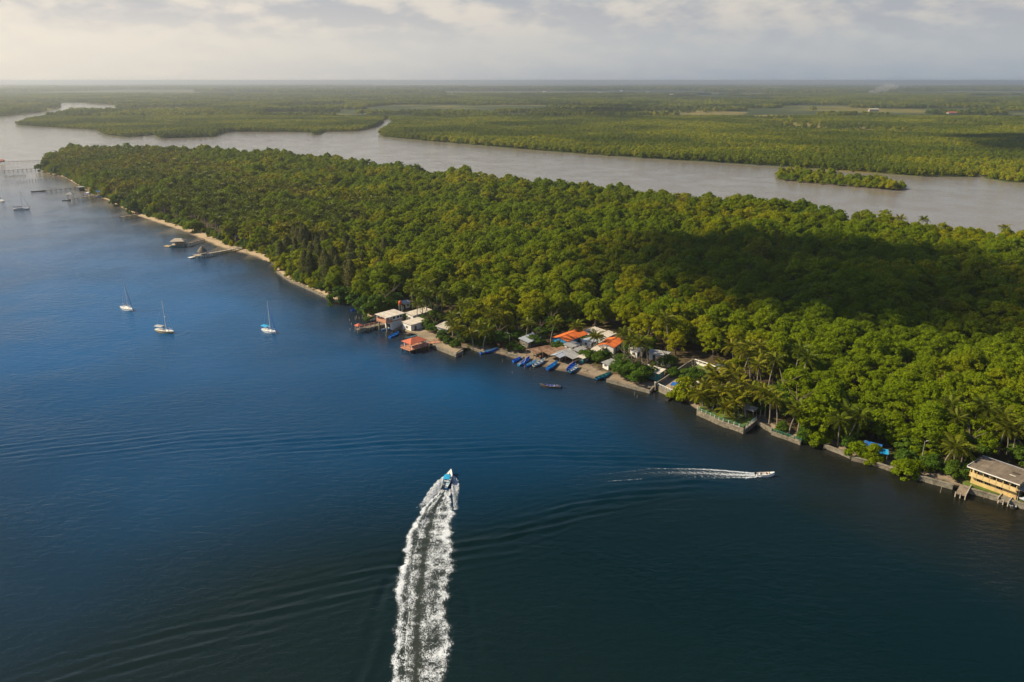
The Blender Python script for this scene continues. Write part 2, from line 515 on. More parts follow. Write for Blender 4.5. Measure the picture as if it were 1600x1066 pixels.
def seg_dist(P, poly, closed=True):
    """distance from points to a polyline, the along-distance and the signed side of the nearest segment"""
    A = poly
    B = np.roll(poly, -1, 0)
    if not closed:
        A, B = A[:-1], B[:-1]
    best = np.full(len(P), 1e18)
    along = np.zeros(len(P))
    side = np.zeros(len(P))
    acc = 0.0
    for a, b in zip(A, B):
        d = b - a
        L = math.hypot(*d)
        if L < 1e-9:
            continue
        rel = P - a
        u = np.clip((rel @ d) / (L * L), 0, 1)
        q = rel - u[:, None] * d
        dd = (q * q).sum(1)
        k = dd < best
        best[k] = dd[k]
        along[k] = acc + u[k] * L
        side[k] = np.sign(d[0] * rel[k, 1] - d[1] * rel[k, 0])
        acc += L
    return np.sqrt(best), along, side


def inside(P, poly):
    x, y = P[:, 0], P[:, 1]
    r = np.zeros(len(P), bool)
    n = len(poly)
    j = n - 1
    for i in range(n):
        xi, yi = poly[i]
        xj, yj = poly[j]
        if yi != yj:
            k = ((yi > y) != (yj > y)) & (x < (xj - xi) * (y - yi) / (yj - yi) + xi)
            r ^= k
        j = i
    return r


def sdist(P, poly=None):
    poly = ISLAND if poly is None else poly
    d = seg_dist(P, poly)[0]
    return np.where(inside(P, poly), d, -d)


def slope_at(P):
    x = P[:, 0]
    s = np.interp(x, [-330, -280, -150, -138, -14, 2, 30, 44, 60], [0.25, 0.12, 0.085, 0.40, 0.35, 0.085, 0.085, 0.35, 0.45])
    return s


def ground_z(P):
    P = np.atleast_2d(np.asarray(P, float))[:, :2]
    sd = sdist(P)
    return np.clip(sd * slope_at(P), -1.5, 1.0) + np.clip(sd - 14, 0, 40) * 0.012


def gz(p):
    return float(ground_z([[p[0], p[1]]])[0])


def on(px, py):
    """ground point of the island at a pixel"""
    p = G(px, py, 0)
    for _ in range(3):
        p = G(px, py, max(gz(p), 0))
    return p


# island sheet
x0, x1, y0, y1, st = -660, 560, 60, 1120, 4.0
gx, gy = np.arange(x0, x1, st), np.arange(y0, y1, st)
XX, YY = np.meshgrid(gx, gy)
PP = np.stack([XX.ravel(), YY.ravel()], 1)
ZZ = ground_z(PP) + 0.06 * np.sin(PP[:, 0] * 0.31) * np.cos(PP[:, 1] * 0.27)
ff = grid_faces(len(gx), len(gy))
keep = (ZZ[ff] > -1.4).any(1)
ff = ff[keep]
used = np.unique(ff)
remap = np.zeros(len(PP), int)
remap[used] = np.arange(len(used))
isl = link('island_ground', np_mesh('island_ground', np.column_stack([PP, ZZ])[used], remap[ff], M['island'], True))
tag(isl, 'dark leaf-littered soil of the long wooded island with sandy edge', None, kind='structure')

# mainland
MAIN_PX = [(-400, 216), (-200, 197), (0, 182), (40, 178), (75, 174), (92, 168), (94, 162), (98, 160.5), (125, 161), (204, 165),
           (160, 174), (130, 173), (110, 176), (75, 184), (40, 191), (25, 195),
           (45, 197), (95, 200), (150, 203), (165, 211), (200, 215), (240, 211), (252, 216.5), (335, 214), (345, 209), (362, 206), (430, 206),
           (484, 207), (490, 211), (503, 210), (508, 206), (560, 205), (585, 199), (599, 191), (600, 186), (608, 186), (617, 195), (600, 204),
           (593, 210), (600, 214), (640, 218), (700, 223), (800, 232), (900, 240), (1000, 247), (1100, 253), (1200, 259), (1300, 266),
           (1380, 272), (1440, 276), (1520, 277), (1530, 272), (1540, 279), (1570, 284), (1600, 286), (1800, 304), (2400, 350)]
ml = [G(*p)[:2] for p in MAIN_PX]
MAIN = np.array(ml + [(60000, 600), (90000, 90000), (-90000, 90000), (-90000, 3000), (-3000, 1600)])
tri = tessellate_polygon([[Vector((p[0], p[1], 0)) for p in MAIN]])
mb = MB()
mb.v = [(p[0], p[1], 0.6) for p in MAIN] + [(p[0], p[1], -1.0) for p in MAIN]
nm = len(MAIN)
for a in tri:
    n = (Vector(mb.v[a[1]]) - Vector(mb.v[a[0]])).cross(Vector(mb.v[a[2]]) - Vector(mb.v[a[0]]))
    mb.f.append(tuple(a) if n.z > 0 else tuple(reversed(a)))
for i in range(nm):
    j = (i + 1) % nm
    mb.f.append((i, j, nm + j, nm + i))
tag(mb.build('mainland_ground', M['mainland']), 'flat green mainland reaching to the hazy horizon', None, kind='structure')

# small mangrove islet in the back channel
ISLET = np.array([G(*p)[:2] for p in [(1206, 278), (1225, 283), (1270, 288), (1320, 292), (1370, 296), (1405, 298), (1434, 298), (1415, 293),
                                      (1390, 286), (1340, 279), (1290, 273), (1255, 270), (1225, 271)]])
c0 = ISLET.mean(0)
mb = MB()
mb.prism([(p[0], p[1], -0.6) for p in ISLET], [(*(c0 + (p - c0) * 0.9), 0.35) for p in ISLET])
tag(mb.build('islet_mud_bank', M['mud']), 'low mud bank under the small mangrove islet in the back channel', None, kind='structure')

# open fields and ponds of the mainland (px outline, material)
FIELDS = [([(1172, 181), (1205, 179.5), (1236, 181), (1240, 188), (1200, 190), (1180, 188)], 'field'),
          ([(1165, 194), (1240, 191), (1330, 196), (1420, 202), (1445, 211), (1380, 210), (1240, 204)], 'field'),
          ([(1455, 192), (1500, 191), (1570, 195), (1568, 203), (1480, 200)], 'field'),
          ([(1000, 174), (1090, 172), (1170, 176), (1160, 180), (1020, 180)], 'field'),
          ([(1480, 181), (1600, 184), (1640, 190), (1560, 188)], 'field'),
          ([(540, 157), (620, 155), (640, 159), (560, 161)], 'field'),
          ([(860, 196), (900, 195), (905, 201), (870, 202)], 'field'),
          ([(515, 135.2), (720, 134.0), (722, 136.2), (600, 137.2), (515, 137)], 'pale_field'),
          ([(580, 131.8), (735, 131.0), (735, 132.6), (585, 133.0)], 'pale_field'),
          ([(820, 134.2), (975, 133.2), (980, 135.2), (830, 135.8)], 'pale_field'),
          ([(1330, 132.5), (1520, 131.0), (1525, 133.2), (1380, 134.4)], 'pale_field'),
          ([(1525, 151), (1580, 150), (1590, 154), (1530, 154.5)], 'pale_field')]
FPOLY = []
for k, (pl, mt) in enumerate(FIELDS):
    pw = [G(*p) for p in pl]
    FPOLY.append(np.array([(p.x, p.y) for p in pw]))
    ob = MB().poly([(p.x, p.y, 0.7 + 0.02 * k) for p in pw]).build('field', M[mt])
    tag(ob, 'dry grassy clearing in the mainland mangrove' if mt == 'field' else 'pale far field near the horizon', None, kind='structure')
PONDS = [[(236, 157.2), (275, 156.0), (312, 156.6), (308, 158.8), (262, 159.2)], [(134, 154.6), (150, 153.9), (150, 155.4), (138, 155.8)],
         [(562, 176), (568, 174.5), (574, 175.5), (570, 179), (562, 180)]]

# ------------------------------------------------------------------ water with boat wakes
ARMS = [  # px polyline from the boat backwards, amplitude near / far, wavelength, half width, skew
    ([(1165, 747), (1080, 752), (1000, 768), (900, 796), (780, 846), (600, 893), (400, 962), (150, 1052), (-150, 1180)], 0.30, 0.13, 3.6, 7.0, 0.26, 1),
    ([(1130, 737), (1000, 722), (850, 706), (600, 694), (300, 691), (0, 704), (-300, 730)], 0.26, 0.055, 3.4, 9.0, 0.20, -1),
    ([(690, 775), (640, 850), (603, 915), (578, 1010), (560, 1080), (500, 1250)], 0.20, 0.16, 4.2, 2.2, 0.05, 1),
    ([(706, 790), (722, 880), (735, 985), (750, 1080), (780, 1250)], 0.12, 0.14, 4.2, 2.2, 0.05, -1),
    ([(735, 900), (780, 1000), (830, 1080), (900, 1250)], 0.05, 0.05, 4.5, 7.0, 0.10, -1),
    ([(1100, 750), (1000, 772), (900, 800), (780, 850), (600, 900), (400, 972), (150, 1065), (-150, 1200)], 0.05, 0.05, 2.3, 17.0, 0.14, 1),
    ([(1060, 728), (850, 702), (600, 688), (300, 686), (0, 700), (-300, 726)], 0.05, 0.03, 2.2, 18.0, 0.12, -1),
    ([(735, 860), (800, 850), (900, 860), (1000, 900), (1080, 980)], 0.03, 0.03, 2.6, 22.0, 0.05, 1),
    ([(246, 526), (285, 524), (300, 512)], 0.05, 0.03, 2.8, 4.5, 0.0, 1),
    ([(60, 345), (110, 330), (160, 312)], 0.10, 0.08, 9.0, 30.0, 0.0, 1)]
ARMW = [(np.array([G(*p)[:2] for p in a[0]]), *a[1:]) for a in ARMS]


def wave_h(P):
    h = np.zeros(len(P))
    for poly, a0, a1, lam, wid, skew, sg in ARMW:
        lo, hi = poly.min(0) - 45, poly.max(0) + 45
        k = np.where((P >= lo).all(1) & (P <= hi).all(1))[0]
        if not len(k):
            continue
        Q = P[k]
        d, s, side = seg_dist(Q, poly, False)
        n = d * side * sg
        T = np.hypot(*(poly[1:] - poly[:-1]).T).sum()
        spread = wid * (0.45 + 0.75 * np.clip(s / max(T, 1), 0, 1))
        amp = np.interp(s / T, [0, 0.08, 0.5, 1], [0.2 * a0, a0, 0.5 * (a0 + a1), a1])
        amp *= np.clip(0.62 + 0.45 * np.sin(s * 0.21 + 0.9 * n) + 0.3 * np.sin(s * 0.47 - 0.5 * n + 1.0), 0.05, 1.4)
        fade = np.clip(s / 6, 0, 1) * np.clip((T - s) / 6, 0, 1)
        h[k] += amp * fade * np.exp(-(n / spread) ** 2) * np.cos(2 * math.pi * (n + skew * s) / lam + 0.5 * np.sin(s * 0.19))
    return h


def axis(a, b, step, far):
    v = np.arange(a, b, step)
    up, s = [v[-1]], step
    while up[-1] < far:
        s *= 1.16
        up.append(up[-1] + s)
    dn, s = [v[0]], step
    while dn[-1] > -far:
        s *= 1.16
        dn.append(dn[-1] - s)
    return np.concatenate([np.array(dn[:0:-1]), v, np.array(up[1:])])


wx, wy = axis(-185, 112, 0.62, 90000), axis(98, 322, 0.62, 90000)
XX, YY = np.meshgrid(wx, wy)
PP = np.stack([XX.ravel(), YY.ravel()], 1)
HH = wave_h(PP)
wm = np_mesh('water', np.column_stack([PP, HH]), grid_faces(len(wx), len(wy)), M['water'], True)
sd = np.full(len(PP), 400.0)
k = np.where((np.abs(PP[:, 0]) < 1500) & (PP[:, 1] > -200) & (PP[:, 1] < 1800))[0]
sd[k] = seg_dist(PP[k], ISLAND[:len(NEAR)], False)[0]
behind = (PP[:, 1] > np.interp(PP[:, 0], ISLAND[:len(NEAR), 0], ISLAND[:len(NEAR), 1] + 8))
silt = np.clip(1.15 - sd / np.interp(PP[:, 0], [-300, -50, 60, 130], [60, 26, 34, 60]), 0, 1) * 0.85
silt = np.maximum(silt, np.interp(PP[:, 1], [380, 700, 1000], [0, 0.55, 0.9]))
silt[behind] = 1.0
attr(wm, 'silt', silt)
attr(wm, 'river_sheen', np.maximum(np.where(behind, 1.0, 0.0), np.maximum(np.interp(PP[:, 1], [420, 1000, 1300], [0, 0.6, 0.8]), 0.03 * np.clip((200 - PP[:, 1] - 0.6 * (PP[:, 0] + 60)) / 100, 0, 1))))  # silty back channel, plus painted sky sheen growing with distance
attr(wm, 'dim_reflect', np.clip(np.interp(PP[:, 1] + 0.10 * PP[:, 0], [95, 140, 195, 255], [1.0, 0.80, 0.28, 0.0]) + np.interp(PP[:, 0], [-90, 40], [0, 0.58]), 0, 1))  # painted dimming toward the camera and the right, where reflected sky is darker
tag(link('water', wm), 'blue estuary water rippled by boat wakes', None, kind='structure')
for pl in PONDS:
    tag(MB().poly([tuple(G(*p, 1.0)) for p in pl]).build('pond_water', M['water']), 'bright sliver of still water among far trees', None, kind='structure')


# ------------------------------------------------------------------ wake foam
def lerp_px(table, y):
    ys = [r[0] for r in table]
    return [np.interp(y, ys, [r[i] for r in table]) for i in range(1, len(table[0]))]


def foam_sheet(name, label, L, Rr, dens, churn, nu, ns, lump):
    """L, Rr: world polylines of the two edges, same parameter; dens(u, s) gives the froth"""
    L, Rr = np.array(L), np.array(Rr)
    k = np.linspace(0, len(L) - 1, ns)
    Lx = np.column_stack([np.interp(k, np.arange(len(L)), L[:, i]) for i in (0, 1)])
    Rx = np.column_stack([np.interp(k, np.arange(len(L)), Rr[:, i]) for i in (0, 1)])
    u = np.linspace(0, 1, nu)
    P = Lx[:, None, :] * (1 - u[None, :, None]) + Rx[:, None, :] * u[None, :, None]
    S = np.repeat(np.linspace(0, 1, ns)[:, None], nu, 1)
    U = np.repeat(u[None, :], ns, 0)
    Pf = P.reshape(-1, 2)
    D = dens(U, S).ravel()
    Ch = churn(U, S).ravel()
    noise = (rng.normal(size=(ns, nu)) * 0.25 + np.sin(P[..., 0] * 3.1 + 2 * np.sin(P[..., 1] * 1.7)) * np.sin(P[..., 1] * 2.3 + P[..., 0])).ravel()
    H = wave_h(Pf) + 0.03 + np.clip(D, 0, 1) * lump * (1 + 0.6 * noise)
    me = np_mesh(name, np.column_stack([Pf, H]), grid_faces(nu, ns), M['foam'], True)
    attr(me, 'foam', D)
    attr(me, 'churn', Ch)
    return tag(link(name, me), label, None, kind='stuff')


def bell(x, c, w_):
    return np.exp(-((x - c) / w_) ** 2)


# wake of the speedboat: rows (py, outer left, left edge, lane, right edge, outer right)
ROWS = [(764, 689, 694, 697, 700, 706), (772, 680, 687, 694, 702, 709), (782, 668, 676, 691, 705, 712), (795, 652, 661, 686, 709, 716),
        (812, 640, 648, 680, 711, 717), (830, 630, 637, 674, 712, 720), (850, 622, 629, 668, 714, 722), (875, 616, 623, 662, 714, 722),
        (905, 611, 618, 658, 711, 720), (940, 607, 614, 655, 709, 717), (985, 604, 610, 652, 712, 719), (1030, 601, 607, 650, 708, 716),
        (1070, 600, 605, 648, 707, 715), (1140, 597, 602, 645, 706, 716), (1260, 592, 597, 640, 706, 716)]
edgeL = [G(r[1], r[0])[:2] for r in ROWS]
edgeR = [G(r[5], r[0])[:2] for r in ROWS]
_sd = 3.7


def wob(s, f, p):
    return np.sin(s * f + p) * 0.5 + np.sin(s * f * 2.7 + p * 2) * 0.3 + np.sin(s * f * 6.1 + p) * 0.2


def dens1(U, S):
    s = S * 95
    eL = 0.06 + 0.045 * wob(s, 0.30, 0.3)
    eR = 0.92 + 0.07 * wob(s, 0.26, 1.7)
    lane = 0.46 + 0.02 * wob(s, 0.5, 1.0)
    near = np.clip(1 - S / 0.16, 0, 1)
    d = 0.46 + 0 * U
    d = np.maximum(d, 0.80 * bell(U, eL + 0.10, 0.10) * (1 - 0.2 * S))
    d = np.maximum(d, 0.72 * bell(U, eR - 0.14, 0.15) * (1 - 0.25 * S))
    d = np.maximum(d, 0.60 * bell(U, lane + 0.10, 0.05) * (1 - 0.25 * S))
    d = np.maximum(d, 0.62 * bell(U, lane - 0.14 - 0.05 * S, 0.016))
    d = np.maximum(d, 0.52 * bell(U, 0.66, 0.14) * (1 - 0.45 * S))
    d = np.maximum(d, near * 0.62)
    d = d - 0.30 * bell(U, lane - 0.03, 0.05) - 0.10 * bell(U, lane - 0.22, 0.06)
    d = d * np.clip((U - eL) / 0.10, 0, 1) ** 0.6 * np.clip((eR - U) / 0.13, 0, 1) ** 0.6
    Q = np.column_stack([(U * 14).ravel(), s.ravel()])
    d = d + (0.30 * (vnoise(Q, 2.3, 31) - 0.5) + 0.22 * (vnoise(Q, 0.8, 32) - 0.5)).reshape(U.shape)
    inside_ = (U > eL) & (U < eR)
    return np.where(inside_, np.clip(d, 0, 0.95), 0) * np.clip((1 - S) * 12, 0, 1)


def churn1(U, S):
    return 0.75 * np.clip((U - 0.1) / 0.1, 0, 1) * np.clip((0.86 - U) / 0.1, 0, 1) * np.clip((1 - S) * 6, 0, 1) * (0.55 + 0.45 * bell(U, 0.44, 0.14))


foam_sheet('wake_foam', 'long white churned wake trailing behind the blue-canopied speedboat', edgeL, edgeR, dens1, churn1, 130, 640, 0.10)

# wake of the white motorboat
UP = [(1190, 740), (1165, 737.5), (1140, 735), (1100, 731.5), (1060, 730), (1020, 731), (980, 735), (940, 739.5), (900, 744), (860, 748)]
LO = [(1190, 746), (1165, 748), (1140, 748.5), (1100, 748), (1060, 747.5), (1020, 748), (980, 751), (940, 753), (900, 755), (860, 757)]


def dens2(U, S):
    s = S * 80
    d = 0.95 * np.clip(1 - S * 1.1, 0.2, 1) * np.maximum(bell(U, 0.12 + 0.02 * wob(s, 1.2, 0), 0.10), 0.85 * bell(U, 0.86, 0.10) * np.clip(1.1 - 1.7 * S, 0, 1))
    d = np.maximum(d, np.clip(0.80 - 0.9 * S, 0, 1) * (0.6 + 0.4 * bell(U, 0.5, 0.12)))
    d = np.maximum(d, 0.66 * bell(U, 0.12, 0.10) * np.clip(1.15 - S, 0, 1))
    d = np.maximum(d, np.clip(1 - S / 0.12, 0, 1) * 0.8)
    d += 0.08 * wob(s + 8 * U, 2.3, U * 7)
    return np.clip(d * 0.98, 0, 0.95) * np.clip(U / 0.04, 0, 1) * np.clip((1 - U) / 0.05, 0, 1) * np.clip((1 - S) * 5, 0, 1)


foam_sheet('wake_foam', 'thin curved white wake behind the small white motorboat', [G(*p)[:2] for p in UP], [G(*p)[:2] for p in LO], dens2,
           lambda U, S: 0.25 * bell(U, 0.5, 0.3) * (1 - S), 50, 420, 0.05)
foam_sheet('wake_foam', 'faint broken foam streak left of the motorboat wake', [G(*p)[:2] for p in [(1004, 747), (960, 750), (915, 753)]],
           [G(*p)[:2] for p in [(1004, 750), (960, 753), (915, 756)]],
           lambda U, S: 0.42 * bell(U, 0.5, 0.3) * np.clip((1 - S) * 2, 0, 1), lambda U, S: 0 * U, 14, 160, 0.02)


def spray(name, label, lines, n, size, height):
    """droplets and froth clods thrown up beside a hull: one mass of little octahedra"""
    V, Fc = [], []
    oct_f = [(0, 2, 4), (2, 1, 4), (1, 3, 4), (3, 0, 4), (2, 0, 5), (1, 2, 5), (3, 1, 5), (0, 3, 5)]
    for _ in range(n):
        a, b, c = random.choice(lines)           # inner start, inner end, outward vector at the end
        k = random.random() ** 0.9
        f = random.random()
        out_ = c * (k ** 0.45 * (0.05 + 0.95 * f) * (1 + 0.25 * random.gauss(0, 1) * (f > 0.8)))
        p = a.lerp(b, k) + out_
        z = max(0.02, height * (1 - k) * (0.3 + 0.7 * math.sin(math.pi * min(f, 1))) * random.random() + 0.05)
        r = size * (0.45 + random.random()) * (1 - 0.4 * f)
        o_ = len(V)
        e = [r * (0.6 + 0.8 * random.random()) for _ in range(3)]
        V += [(p.x + e[0], p.y, z), (p.x - e[0], p.y, z), (p.x, p.y + e[1], z), (p.x, p.y - e[1], z), (p.x, p.y, z + e[2] * 0.7), (p.x, p.y, z - e[2] * 0.5)]
        Fc += [tuple(o_ + i for i in q) for q in oct_f]
    return tag(link(name, np_mesh(name, V, Fc, M['spray'])), label, None, kind='stuff')


lines = [(G(698, 745), G(688, 768), G(655, 795) - G(674, 782)), (G(692, 752), G(672, 785), G(650, 796) - G(668, 788)),
         (G(707, 747), G(703, 772), G(717, 768) - G(704, 768)), (G(706, 760), G(709, 797), G(717, 790) - G(710, 790))]
spray('wake_spray', 'white spray fanning out on both sides of the blue-canopied speedboat', lines, 2400, 0.11, 0.7)
foam_sheet('wake_foam', 'white froth sheet to the left of the blue-canopied speedboat',
           [G(*p)[:2] for p in [(693, 744), (680, 752), (668, 765), (657, 785), (650, 799)]],
           [G(*p)[:2] for p in [(699, 746), (693, 758), (687, 770), (675, 784), (659, 798)]],
           lambda U, S: np.clip((1 - S) * 3.5, 0, 1) ** 0.5 * np.clip((1 - U) / 0.25, 0, 1) ** 0.4 * (0.72 - 0.20 * U - 0.1 * S + 0.1 * wob(S * 30 + 9 * U, 2.0, U * 5)) * np.clip((U - 0.10 - 0.10 * wob(S * 40, 1.3, 0.4)) / 0.08, 0, 1), lambda U, S: 0 * U, 50, 130, 0.16)
foam_sheet('wake_foam', 'white froth sheet to the right of the blue-canopied speedboat',
           [G(*p)[:2] for p in [(707, 746), (706, 756), (704, 768), (706, 782), (709, 800)]],
           [G(*p)[:2] for p in [(711, 744), (719, 752), (720, 764), (717, 782), (714, 801)]],
           lambda U, S: np.clip((1 - S) * 1.6, 0, 1) ** 0.6 * np.clip(U / 0.4, 0, 1) ** 0.5 * (0.68 - 0.12 * S - 0.22 * np.clip(0.5 - U, 0, 1) + 0.1 * wob(S * 30 + 9 * U, 2.0, U * 5)) * np.clip((0.90 - U + 0.10 * wob(S * 40, 1.3, 2.4)) / 0.08, 0, 1), lambda U, S: 0 * U, 50, 130, 0.16)
spray('wake_spray', 'white spray around the stern of the small white motorboat',
      [(G(1188, 742), G(1165, 740), G(1160, 737) - G(1160, 739)), (G(1195, 745), G(1165, 746), G(1160, 748) - G(1160, 746))], 600, 0.12, 0.5)

# ------------------------------------------------------------------ trees
def leaf_quads(P, N, size, r_, asp=0.6):
    """rhombic leaf sprays at P with normals N"""
    n = len(P)
    T = r_.normal(size=(n, 3))
    T -= (T * N).sum(1)[:, None] * N
    T /= np.linalg.norm(T, axis=1)[:, None] + 1e-9
    B = np.cross(N, T)
    s = size * (0.6 + 0.8 * r_.random(n))[:, None]
    V = np.stack([P - T * s, P - B * s * asp, P + T * s, P + B * s * asp], 1).reshape(-1, 3)
    return V, np.arange(4 * n).reshape(-1, 4)


def crown_mesh(name, mat, seed, Rad, z0, Hc, nclump, nleaf, leaf, skirt=0.0, lumpy=0.36, clump_only=False):
    r_ = np.random.default_rng(seed)
    cz = r_.random(nclump) ** 0.8
    cz = cz * (1 + skirt) - skirt
    ang = np.arange(nclump) * 2.399 + r_.random(nclump) * 0.9
    rad = np.sqrt(np.clip(1 - np.clip(cz, 0, 1) ** 2, 0.02, 1)) * (0.55 + 0.50 * r_.random(nclump))
    lobes = 1 + 0.22 * np.sin(ang * 2 + r_.random() * 6) + 0.14 * np.sin(ang * 3 + r_.random() * 6)
    cen = np.column_stack([np.cos(ang) * rad * Rad * 0.80 * lobes, np.sin(ang) * rad * Rad * 0.80 * lobes,
                           z0 + Hc * 0.78 * cz + r_.normal(size=nclump) * 0.5])
    cr = Rad * lumpy * (0.6 + 0.65 * r_.random(nclump))
    d = r_.normal(size=(nclump, nleaf, 3))
    d /= np.linalg.norm(d, axis=2)[..., None]
    outw = cen - np.array([0, 0, z0 - 1.0])
    outw /= np.linalg.norm(outw, axis=1)[:, None]
    # more leaves on the outside and top of a clump
    flip = (d * outw[:, None, :]).sum(2) < -0.25
    d[flip] *= -1
    low_ = d[..., 2] < -0.4
    d[low_, 2] *= -0.6
    rr = (0.72 + 0.36 * r_.random((nclump, nleaf)))[..., None] * cr[:, None, None]
    P = (cen[:, None, :] + d * rr * np.array([1, 1, 0.82])).reshape(-1, 3)
    N = d.reshape(-1, 3) * 0.9 + r_.normal(size=(nclump * nleaf, 3)) * 0.48 + np.array([0, 0, 0.25])
    N /= np.linalg.norm(N, axis=1)[:, None]
    V, Fq = leaf_quads(P, N, leaf, r_)
    return np_mesh(name, V, Fq, mat)


def trunk_mesh(name, mat, seed, H, r0, spread, nl=5):
    r_ = random.Random(seed)
    mb = MB()
    top = Vector((r_.uniform(-.5, .5), r_.uniform(-.5, .5), H * 0.55))
    mb.tube([(0, 0, -0.6), (0, 0, H * 0.2), top], [r0 * 1.4, r0, r0 * 0.7], 6)
    for i in range(nl):
        a = i * 2 * math.pi / nl + r_.random()
        e = Vector((math.cos(a) * spread, math.sin(a) * spread, H * (0.68 + 0.15 * r_.random())))
        mid = top.lerp(e, 0.5) + Vector((0, 0, -0.4))
        mb.tube([top - Vector((0, 0, H * 0.12)), mid, e], [r0 * 0.55, r0 * 0.4, r0 * 0.12], 5)
    for i in range(5):   # prop roots
        a = i * 1.257 + r_.random()
        mb.tube([(math.cos(a) * 1.3, math.sin(a) * 1.3, -0.6), (math.cos(a) * 0.7, math.sin(a) * 0.7, 0.8), (0, 0, 1.5)], [0.07, 0.08, 0.08], 4)
    return mb.mesh(name, mat)


MANG = [crown_mesh('crown', M['mangrove'], 100 + i, 5.2, 4.6 + 0.3 * (i % 3), 5.6 + 0.5 * (i % 4), 84, 78, 0.23, 0.38, 0.185 + 0.02 * (i % 3)) for i in range(7)]
MTRK = [trunk_mesh('trunk', M['bark'], i, 10.0, 0.26, 3.4) for i in range(3)]
ALM = [crown_mesh('crown', M['almond'], 200 + i, 4.4, 3.2, 4.0, 36, 130, 0.26, 0.35, 0.32) for i in range(3)]
BUSH = [crown_mesh('crown', M['mangrove'], 230 + i, 4.0, 1.4, 3.6, 36, 120, 0.25, 0.40, 0.31) for i in range(3)]
BUSHG = [crown_mesh('crown', M['almond'], 240 + i, 4.0, 1.4, 3.6, 36, 120, 0.25, 0.40, 0.31) for i in range(2)]
FARC = [crown_mesh('crown', M['far_leaf'], 300 + i, 5.0, 3.2, 5.2, 26, 30, 0.62, 0.45, 0.36) for i in range(5)]


def casuarina_mesh(name, seed):
    r_ = np.random.default_rng(seed)
    n = 4200
    z = 2.5 + 13.5 * r_.random(n) ** 0.85
    prof = np.interp(z, [2.5, 5, 9, 13, 16.2], [2.6, 4.8, 4.6, 3.2, 0.8])
    a = r_.random(n) * 6.283
    k = np.floor(a / 6.283 * 9 + z * 0.9)
    lob = 0.55 + 0.45 * np.abs(np.sin(k * 12.9898) * 43758.5 % 1.0)
    rad = prof * lob * (0.35 + 0.65 * np.sqrt(r_.random(n)))
    P = np.column_stack([np.cos(a) * rad, np.sin(a) * rad, z + r_.normal(size=n) * 0.3 - 0.12 * rad])
    N = np.column_stack([np.cos(a), np.sin(a), 0.5 + 0 * a]) + r_.normal(size=(n, 3)) * 0.6
    N /= np.linalg.norm(N, axis=1)[:, None]
    V, Fq = leaf_quads(P, N, 0.42, r_, 0.26)
    return np_mesh(name, V, Fq, M['casuarina'])


BTRK = [trunk_mesh('trunk', M['bark'], 20 + i, 5.0, 0.16, 2.0, 5) for i in range(2)]
CASU = [casuarina_mesh('crown', 400 + i) for i in range(3)]
CTRK = MB().tube([(0, 0, -0.5), (0.1, 0, 6), (0, 0.1, 15)], [0.3, 0.22, 0.05], 6).mesh('trunk', M['bark'])


def frond_arrays(seed, L=4.0, droop=1.0):
    """a pinnate palm leaf pointing along +X: rachis strip and two rows of hanging leaflets"""
    r_ = random.Random(seed)
    V, Fq = [], []

    def rach(t_):
        return Vector((L * (t_ - 0.16 * droop * t_ * t_ * t_), 0.0, L * (0.30 * t_ - 0.62 * droop * t_ * t_)))
    ns = 7
    for i in range(ns):
        p = rach(i / (ns - 1))
        wd = 0.07 * (1 - 0.75 * i / (ns - 1))
        V += [(p.x, -wd, p.z), (p.x, wd, p.z)]
    for i in range(ns - 1):
        Fq.append((2 * i, 2 * i + 2, 2 * i + 3, 2 * i + 1))
    nl = 19
    for sgn in (-1, 1):
        for i in range(nl):
            t_ = 0.14 + 0.86 * (i + 0.5 * (sgn > 0)) / nl
            t_ = min(t_, 1.0)
            p = rach(t_)
            ln = 0.95 * math.sin(math.pi * (0.12 + 0.80 * t_)) ** 0.7 * (0.85 + 0.3 * r_.random())
            drop = (0.35 + 0.45 * r_.random()) * ln
            tip = p + Vector((0.42 * ln, sgn * ln * 0.85, -drop))
            mid = p.lerp(tip, 0.5) + Vector((0, 0, 0.05))
            wv = Vector((0.115, -sgn * 0.02, 0.03))
            o_ = len(V)
            V += [tuple(p), tuple(mid - wv), tuple(tip), tuple(mid + wv)]
            Fq.append((o_, o_ + 1, o_ + 2, o_ + 3))
    return np.array(V), np.array(Fq)


FRA = [frond_arrays(i, 3.7 + 0.25 * i, 0.75 + 0.14 * i) for i in range(4)]
FROND = [np_mesh('frond', v, f, M['palm']) for v, f in FRA]


def frond_set(seed, n=19):
    """orientation of each frond in a palm head: (frond kind, azimuth, lift, scale)"""
    r_ = random.Random(seed)
    out_ = []
    for i in range(n):
        a = i * 2.399 + r_.uniform(-0.25, 0.25)
        k = i / n
        lift = R(62 - 88 * k + r_.uniform(-8, 8))
        out_.append((r_.randrange(4), a, lift, 0.85 + 0.3 * r_.random()))
    return out_


def palm_trunk(seed, H, lean):
    r_ = random.Random(seed)
    a = r_.random() * 6.283
    pts, rad = [], []
    for i in range(7):
        k = i / 6
        pts.append((math.cos(a) * lean * k * k, math.sin(a) * lean * k * k, -0.4 + (H + 0.4) * k))
        rad.append(0.24 - 0.10 * k + (0.10 if i == 0 else 0))
    return pts, rad


def palm_head_arrays(seed, n=19):
    VS, FS, off = [], [], 0
    for kind, a, lift, s in frond_set(seed, n):
        v, f = FRA[kind]
        Mx = np.array((Matrix.Rotation(a, 3, 'Z') @ Matrix.Rotation(-lift, 3, 'Y')).to_3x3()) * s
        VS.append(v @ Mx.T)
        FS.append(f + off)
        off += len(v)
    return np.concatenate(VS), np.concatenate(FS)


